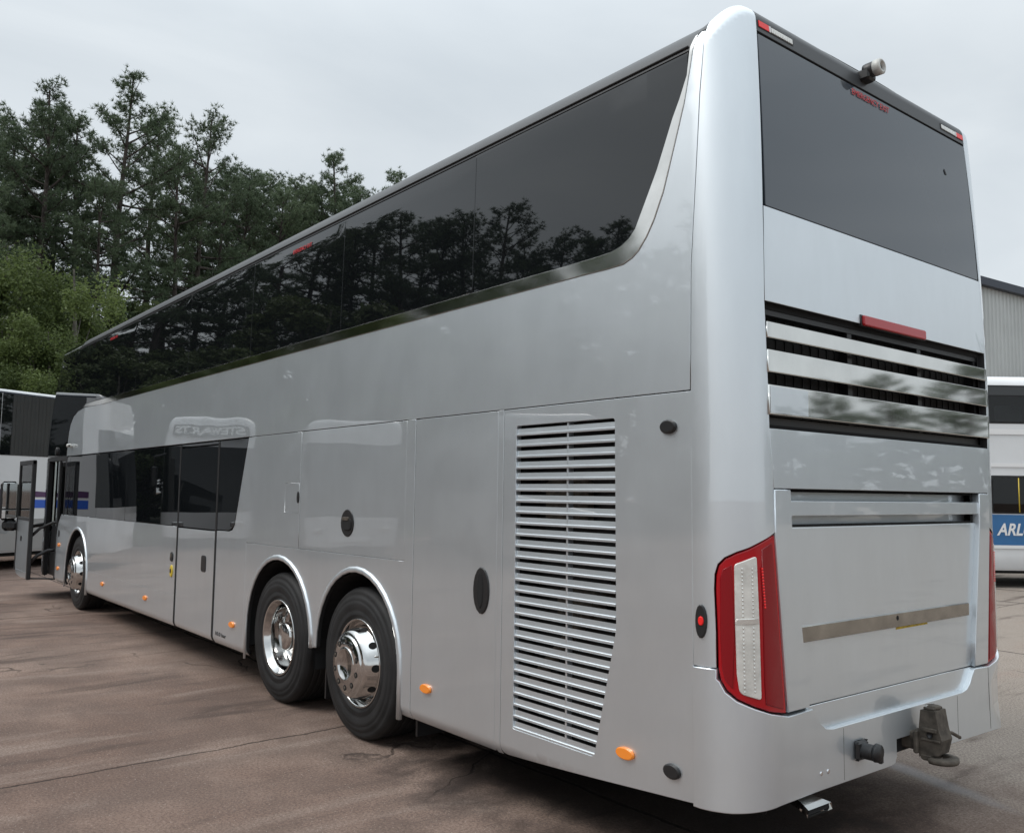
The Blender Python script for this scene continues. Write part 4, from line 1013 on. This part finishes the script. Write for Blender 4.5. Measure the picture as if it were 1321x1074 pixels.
# coaches parked in echelon on the other side of the yard (mirrored in the silver paintwork)
def facing(name, label, x, y, ang, H, body, sign=None, group='coaches parked in echelon'):
    # front at (x, y), facing direction ang (radians from +x)
    d = Vector((math.cos(ang), math.sin(ang)))
    rz_ = ang+math.pi                                   # local +x runs backwards from the front
    ly = Vector((-math.sin(rz_), math.cos(rz_)))
    o = Vector((x, y))-ly*1.25
    v = vehicle(name, label, (o.x, o.y, 0), rz_, 12.0, 2.5, H, body, .32, wheels=(2.9, 8.8), ws=(1.05, 2.75))
    for sx in range(6):
        x0 = .9+sx*1.8
        pane(v, x0, x0+1.77, 1.75, 2.95); b = MB(); b.prism(fillet([(x0, 1.75), (x0+1.77, 1.75), (x0+1.77, 2.95), (x0, 2.95)], .05, 3), 'y', 2.494, 2.506); b.build('window', 'black_glass', v)
    for yy in (.28, 1.87):
        b = MB(); b.box((-.02, yy, .62), (.10, yy+.35, .80), .04); b.build('headlamp', 'headlamp', v)
    b = MB(); b.box((-.03, .75, .42), (.02, 1.75, .54), .01); b.build('number_plate', 'white_letter', v)
    for yy, sg in ((-.30, 1), (2.62, -1)):
        b = MB(); b.box((.0, yy, 1.75), (.14, yy+.18, 2.35), .04); mm = b.build('wing_mirror', 'black_plastic', v)
        b = MB(); b.tube([(.08, yy+.09, 2.34), (.12, yy+.09, 2.62), (.35, .3 if sg > 0 else 2.2, 2.80)], .03, 8); b.build('mirror_arm', 'black_plastic', mm)
    b = MB(); b.tube([(.17, .35, 1.12), (.20, .9, 1.22), (.22, 1.6, 1.30)], .015, 6); b.build('wiper', 'black_plastic', v)
    if sign:
        b = MB(); b.box((.05, .25, 3.27), (.40, 2.25, 3.60), .006); sg_ = b.build('sign_board', 'seal', v)
        text_mesh('lettering', sign, .30, 'sign_lit', sg_, (.046, 2.17, 3.33), (0, -1, 0), (0, 0, 1), bold=.012, width=1.85)
    return v
facing('parked_coach', 'white coach with a lettered name board above its windscreen', -23.0, -6.0, .35, 3.88, 'coach_white', 'STEWARTS')
facing('parked_coach', 'white coach without a name board parked in echelon', -17.9, -7.9, .38, 3.60, 'coach_white')
facing('parked_coach', 'grey coach parked in echelon beyond the white ones', -12.8, -10.2, .42, 3.60, 'coach_silver')

# ------------------------------------------------------------------ clad shed on the right
def corrugated(root, name, a, b, z0, z1, m, pitch=.25, dep=.035):
    a = Vector(a); b = Vector(b); L_ = (b-a).length; d = (b-a)/L_; nn = Vector((d.y, -d.x)); n = int(L_/pitch); vs = []; fs = []
    for i in range(n):
        for t, o in ((0, 0), (.42, 0), (.52, dep), (.88, dep)): q = a+d*(pitch*(i+t))+nn*o; vs += [(q.x, q.y, z0), (q.x, q.y, z1)]
    for i in range(len(vs)//2-1): fs.append((2*i, 2*i+2, 2*i+3, 2*i+1))
    mb = MB(); mb.add(vs, fs); return mb.build(name, m, root, fix=False)
mat('cladding', (.50, .515, .505), .5, .1, .0, var=(.6, .9, 1.06))
BD = Vector((.085, .9964)); BA = Vector((-10.8, 28.4))-BD*14
BE = BA+BD*44
shed = thing('clad_shed', 'large shed with pale ribbed metal cladding and navy gutter', 'building', (BA.x, BA.y, 0))
sh0 = Vector((BA.x, BA.y))
def loc2(v): return (v.x-sh0.x, v.y-sh0.y)
corrugated(shed, 'wall', loc2(BA), loc2(BE), .0, 9.0, 'cladding')
BNv = Vector((BD.y, -BD.x)); back = BA-BNv*20
corrugated(shed, 'wall', loc2(back), loc2(BA), 0, 9.0, 'cladding')
b = MB()
def quad(mb, p, q, z0, z1): mb.add([(*p, z0), (*q, z0), (*q, z1), (*p, z1)], [(0, 1, 2, 3)])
pA, pE, pb, pe = loc2(BA+BNv*.22), loc2(BE+BNv*.22), loc2(BA-BNv*10), loc2(BE-BNv*10)
gm = MB(); n4 = [loc2(BA+BNv*.04), loc2(BE+BNv*.04), loc2(BE+BNv*.24), loc2(BA+BNv*.24)]
gm.add([(*p, 8.95) for p in n4]+[(*p, 9.22) for p in n4], [(0, 1, 2, 3), (4, 5, 6, 7), (0, 1, 5, 4), (1, 2, 6, 5), (2, 3, 7, 6), (3, 0, 4, 7)]); gm.build('gutter', 'navy', shed)
rm_ = MB(); rm_.add([(*loc2(BA+BNv*.1), 9.18), (*loc2(BE+BNv*.1), 9.18), (*pe, 10.2), (*pb, 10.2), (*loc2(BE-BNv*20), 9.18), (*loc2(BA-BNv*20), 9.18)], [(0, 1, 2, 3), (3, 2, 4, 5)]); rm_.build('roof', 'navy', shed)
b = MB(); q0 = loc2(BE-BD*9+BNv*.09); q1 = loc2(BE-BD*4+BNv*.09); quad(b, q0, q1, .02, 4.8); b.build('roller_door', 'coach_grey', shed)

# ------------------------------------------------------------------ trees
def blades(cent, dirs, rng, length, width, nb, spread=.9):
    """nb narrow triangles round each centre"""
    M = len(cent); c = np.repeat(cent, nb, 0); d = np.repeat(dirs, nb, 0)
    r = rng.normal(size=(M*nb, 3)); r /= np.linalg.norm(r, axis=1, keepdims=True)
    v = d*.55+r*spread; v /= np.linalg.norm(v, axis=1, keepdims=True)
    L_ = length*(.65+.6*rng.random(M*nb))[:, None]
    w = np.cross(v, rng.normal(size=(M*nb, 3))); w /= np.linalg.norm(w, axis=1, keepdims=True)+1e-9
    V = np.stack([c-w*width*.5, c+w*width*.5, c+v*L_], 1).reshape(-1, 3)
    Fc = np.arange(M*nb*3).reshape(-1, 3)
    tone = np.repeat(np.repeat(rng.random(M), nb)*.7+.3*rng.random(M*nb), 3)
    return V, Fc, tone
def limb(mb, pts, r0, r1, n=5): mb.tube(pts, r0, n, r1, True, False)
def make_pine(seed, H, name, crown0=.36, wide=.19):
    rng = np.random.default_rng(seed); root = thing(name, '', 'tree')
    tr = MB(); n = 9; ph = rng.random()*6; sway = .012*H
    path = [Vector((sway*math.sin(ph+i*.7)*i/n, sway*math.cos(ph*1.3+i*.6)*i/n, H*i/n*.985)) for i in range(n+1)]
    limb(tr, path, .0125*H+.04, .03, 8)
    def axis(h):
        t = h/(H*.985)*n; i = min(int(t), n-1); return path[i].lerp(path[i+1], t-i)
    C = []; D = []; h = crown0*H*.62; az = rng.random()*6
    while h < H*.985:
        lobe = .82+.28*math.sin(h*1.15+ph*3)+.12*math.sin(h*2.9+ph); t = (h/H-crown0)/(1-crown0); az += 2.39996+rng.normal()*.35
        if t < 0:
            L_ = wide*H*(.35+.5*rng.random()); dead = rng.random() < .7
        else:
            f = (1-t**1.7)**.8*(.55+.45*min(1, t/.3)); L_ = wide*H*f*lobe*(.48+.68*rng.random())+.2; dead = rng.random() < .08
        el = math.radians(2+42*max(t, 0)**1.3+rng.normal()*12); base = axis(h)
        hd = Vector((math.cos(az), math.sin(az), 0)); pts = []
        for k in range(5):
            q = k/4; pts.append(base+hd*(L_*q*math.cos(el))+Vector((0, 0, L_*(math.sin(el)*q+.16*q*q))))
        limb(tr, pts, .012+.017*L_, .010, 4)
        if not dead:
            nt_ = int(5+L_*6.0)
            for j in range(nt_):
                q = .36+.64*(j+rng.random())/nt_; i = min(int(q*4), 3); b0 = pts[i].lerp(pts[i+1], q*4-i)
                sd_ = 1 if j % 2 else -1; tw = (hd*(.5+.4*rng.random())+Vector((-hd.y, hd.x, 0))*sd_*(.6+.5*rng.random())+Vector((0, 0, .25+.35*rng.random()))).normalized()
                tl = (.22+.30*L_*(1.05-q))*(.6+.7*rng.random())
                m_ = 2+int(tl*6.5)
                for k in range(m_):
                    p_ = b0+tw*(tl*(k+1)/m_)+Vector(rng.normal(size=3)*.10); C.append(p_[:]); D.append((tw*.6+Vector((0, 0, .75)))[:])
                if tl > .5: limb(tr, [b0, b0+tw*tl], .012, .006, 3)
        h += (.205 if t > 0 else .5)*(.6+.8*rng.random())*H/20
    for k in range(10): C.append((axis(H*.98)+Vector(rng.normal(size=3)*.15))[:]); D.append((0, 0, 1))
    tr.build('trunk', 'bark', root, fix=False)
    V, Fc, tone = blades(np.array(C), np.array(D), rng, .20, .030, 12)
    arrmesh('crown', V, Fc, 'needles', root, tone)
    return root
def make_broad(seed, H, name, m, wide=.36, leaf=.11, nl=26000, base=.12, weep=0.0):
    rng = np.random.default_rng(seed); root = thing(name, '', 'tree'); tr = MB()
    limb(tr, [Vector((0, 0, 0)), Vector((.05*H*.2, .02, H*.3)), Vector((.02*H, .03*H, H*.62)), Vector((0, .02*H, H*.92))], .016*H+.03, .02, 7)
    cl = []; K = 60
    for k in range(K):
        z = base+(1-base)*rng.random()**.85; rr = wide*H*math.sqrt(max(.03, 1-((z-.42)/.60)**2))*(.35+.65*math.sqrt(rng.random()))
        a = rng.random()*2*math.pi; c = Vector((rr*math.cos(a), rr*math.sin(a), z*H*.93)); cl.append((c, (.030+.045*rng.random())*H))
        if k % 2 == 0: limb(tr, [Vector((.02*H, .02*H, c.z*.55)), Vector((c.x*.5, c.y*.5, c.z*.82)), c], .018+.003*H, .008, 4)
    tr.build('trunk', 'birch_bark', root, fix=False)
    idx = rng.integers(0, K, nl); cc = np.array([c[:] for c, _ in cl])[idx]; rad = np.array([r for _, r in cl])[idx]
    d = rng.normal(size=(nl, 3)); d /= np.linalg.norm(d, axis=1, keepdims=True)
    p = cc+d*(rad*rng.random(nl)**.45)[:, None]*np.array([1.1, 1.1, .85]); p[:, 2] -= weep*rng.random(nl)*rad*1.5
    a = rng.normal(size=(nl, 3)); a /= np.linalg.norm(a, axis=1, keepdims=True); b = np.cross(a, rng.normal(size=(nl, 3))); b /= np.linalg.norm(b, axis=1, keepdims=True)
    s_ = (leaf*(.6+.8*rng.random(nl)))[:, None]
    V = np.stack([p-a*s_*.6, p+b*s_*.33, p+a*s_*.6, p-b*s_*.33], 1).reshape(-1, 3); Fc = np.arange(nl*4).reshape(-1, 4)
    ct = rng.random(K)[idx]; tone = np.repeat(np.clip(.75*ct+.3*rng.random(nl)-.05, 0, 1), 4)
    arrmesh('crown', V, Fc, m, root, tone)
    return root
def copy_tree(src, loc, scale, rz_, label, group, first):
    if src not in first: r = src; first.add(src)
    else:
        r = src.copy(); COL.objects.link(r)
        for ch in src.children:
            c = ch.copy(); COL.objects.link(c); c.parent = r
    r.location = loc; r.scale = scale; r.rotation_euler = (0, 0, rz_); tag(r, label, 'tree', group)
    return r
used = set(); rnd = random.Random(5)
pines = [make_pine(11+i, 18.0, 'pine_tree', c0, w) for i, (c0, w) in enumerate(((.50, .19), (.44, .205), (.56, .185), (.40, .21), (.48, .175)))]
PINES = [(-37.5, 1.1, 16.3), (-39.3, 2.8, 16.9), (-37.1, 3.7, 18.2), (-40.8, 5.8, 18.7), (-34.8, 5.4, 14.0), (-36.5, 6.6, 19.5), (-42.0, 9.5, 20.6), (-37.8, 9.4, 17.3), (-39.4, 11.0, 19.9), (-44.6, 14.3, 19.6), (-45.9, 16.4, 20.3), (-49.3, 18.7, 21.2), (-47.0, 19.0, 20.6), (-51.9, 22.7, 22.4), (-46.8, 21.8, 22.9), (-54.3, 26.9, 24.3), (-49.3, 27.7, 23.9), (-55.3, 29.1, 23.6), (-52.1, 5.2, 17.9), (-55.5, 19.5, 21.5), (-41.6, .1, 16.7), (-33.5, 1.2, 12.7), (-41.0, 12.6, 17.7), (-42.5, 14.2, 18.1), (-50.3, 21.4, 21.4), (-48.1, 21.4, 21.2), (-43.7, 16.7, 18.5), (-45.3, 12.4, 19.9), (-41.0, 5.0, 18.9), (-40.2, 3.6, 18.4), (-42.3, 2.7, 18.4), (-51.3, 19.1, 22.2), (-50.4, 25.7, 22.4)]
for i, (x, y, h) in enumerate(PINES):
    k = h/18.0; copy_tree(pines[(i*3+i//5) % 5], (x, y, 0), (k*(.85+.2*rnd.random()), k*(.85+.2*rnd.random()), k), rnd.random()*6.28, {5: 'tallest dark pine of the belt beyond the yard, its top above all others', 16: 'pine whose top alone peeps over the middle of the silver coach roof'}.get(i, 'tall dark pine with a bare lower trunk in the belt beyond the yard'), 'pine belt behind the silver coach', used)
# the rest of the belt runs round the yard (mirrored in the windows and the bright metal)
for i in range(52):
    a = math.radians(182+i*1.55+rnd.random()*1.5); d = 46+rnd.random()*12; h = 17.0+rnd.random()*4.0; k = h/18
    copy_tree(pines[i % 5], (1+d*math.cos(a), -2+d*math.sin(a), 0), (k*1.25, k*1.25, k), rnd.random()*6.28, 'tall pine of the belt that runs on round the yard', 'pine belt facing the side of the silver coach', used)
for i in range(26):
    az_ = 28+i*2.4+rnd.random()*2; a = math.radians(az_); d = 62+rnd.random()*16; h = 7.0+max(0, min(6, (az_-48)*.28))+rnd.random()*1.5; k = h/18
    copy_tree(pines[(i*2) % 5], (d*math.cos(a), d*math.sin(a), 0), (k*1.7, k*1.7, k), rnd.random()*6.28, 'pine of the wood beyond the far end of the yard', 'pine wood facing the rear of the silver coach', used)
birch = [make_broad(31, 8.0, 'birch_tree', 'leaves', .24, .065, 46000, .10, .9), make_broad(37, 8.0, 'birch_tree', 'leaves', .27, .07, 46000, .08, 1.2)]
shrub = make_broad(41, 7.0, 'evergreen_shrub', 'leaves_dark', .42, .13, 24000, .02)
for i, (x, y, h) in enumerate([(-27.4, 1.3, 8.7), (-26.1, 2.8, 8.3), (-24.9, 1.9, 6.1), (-26.9, 3.9, 6.4), (-25.4, .3, 5.6), (-26.2, -.9, 7.4)]):
    k = h*1.08/8.0; copy_tree(birch[i % 2], (x, y, 0), (k*1.05, k*1.05, k), rnd.random()*6.28, 'light green leafy birch in front of the dark pines', 'birches in front of the pine belt', used)
for i, (x, y, h) in enumerate([(-32.5, 6.3, 7.7), (-29.7, 4.9, 7.8), (-36.0, 8.5, 10.0), (-31.5, 2.0, 8.5), (-40.0, 13.0, 9.0), (-33.0, 4.2, 6.5), (-44.0, 18.5, 9.5), (-30.5, -.3, 8.0)]):
    k = h/7.0; copy_tree(shrub, (x, y, 0), (k, k, k), rnd.random()*6.28, 'dark green bushy undergrowth tree between the pine trunks', 'bushy undergrowth under the pine belt', used)

for i in range(40):  # unseen shrubs added to block sky gaps between trunks in the side reflections
    a = math.radians(182+i*2.0+rnd.random()*1.5); d = 40+rnd.random()*9; k = (8+rnd.random()*4.5)/7.0
    copy_tree(shrub, (1+d*math.cos(a), -2+d*math.sin(a), 0), (k*1.3, k*1.3, k), rnd.random()*6.28, 'dark bushy undergrowth added out of view to close sky gaps in the mirrored belt', 'added undergrowth facing the side of the silver coach', used)
for i in range(26):  # unseen shrubs added to block the bright horizon mirrored in the rear
    a = math.radians(30+i*2.4+rnd.random()*2); d = 58+rnd.random()*6; k = (4.5+rnd.random()*2)/7.0
    copy_tree(shrub, (d*math.cos(a), d*math.sin(a), 0), (k*1.9, k*1.9, k), rnd.random()*6.28, 'dark bushy hedge shrub added out of view to block the horizon before the wood', 'added hedge facing the rear of the silver coach', used)
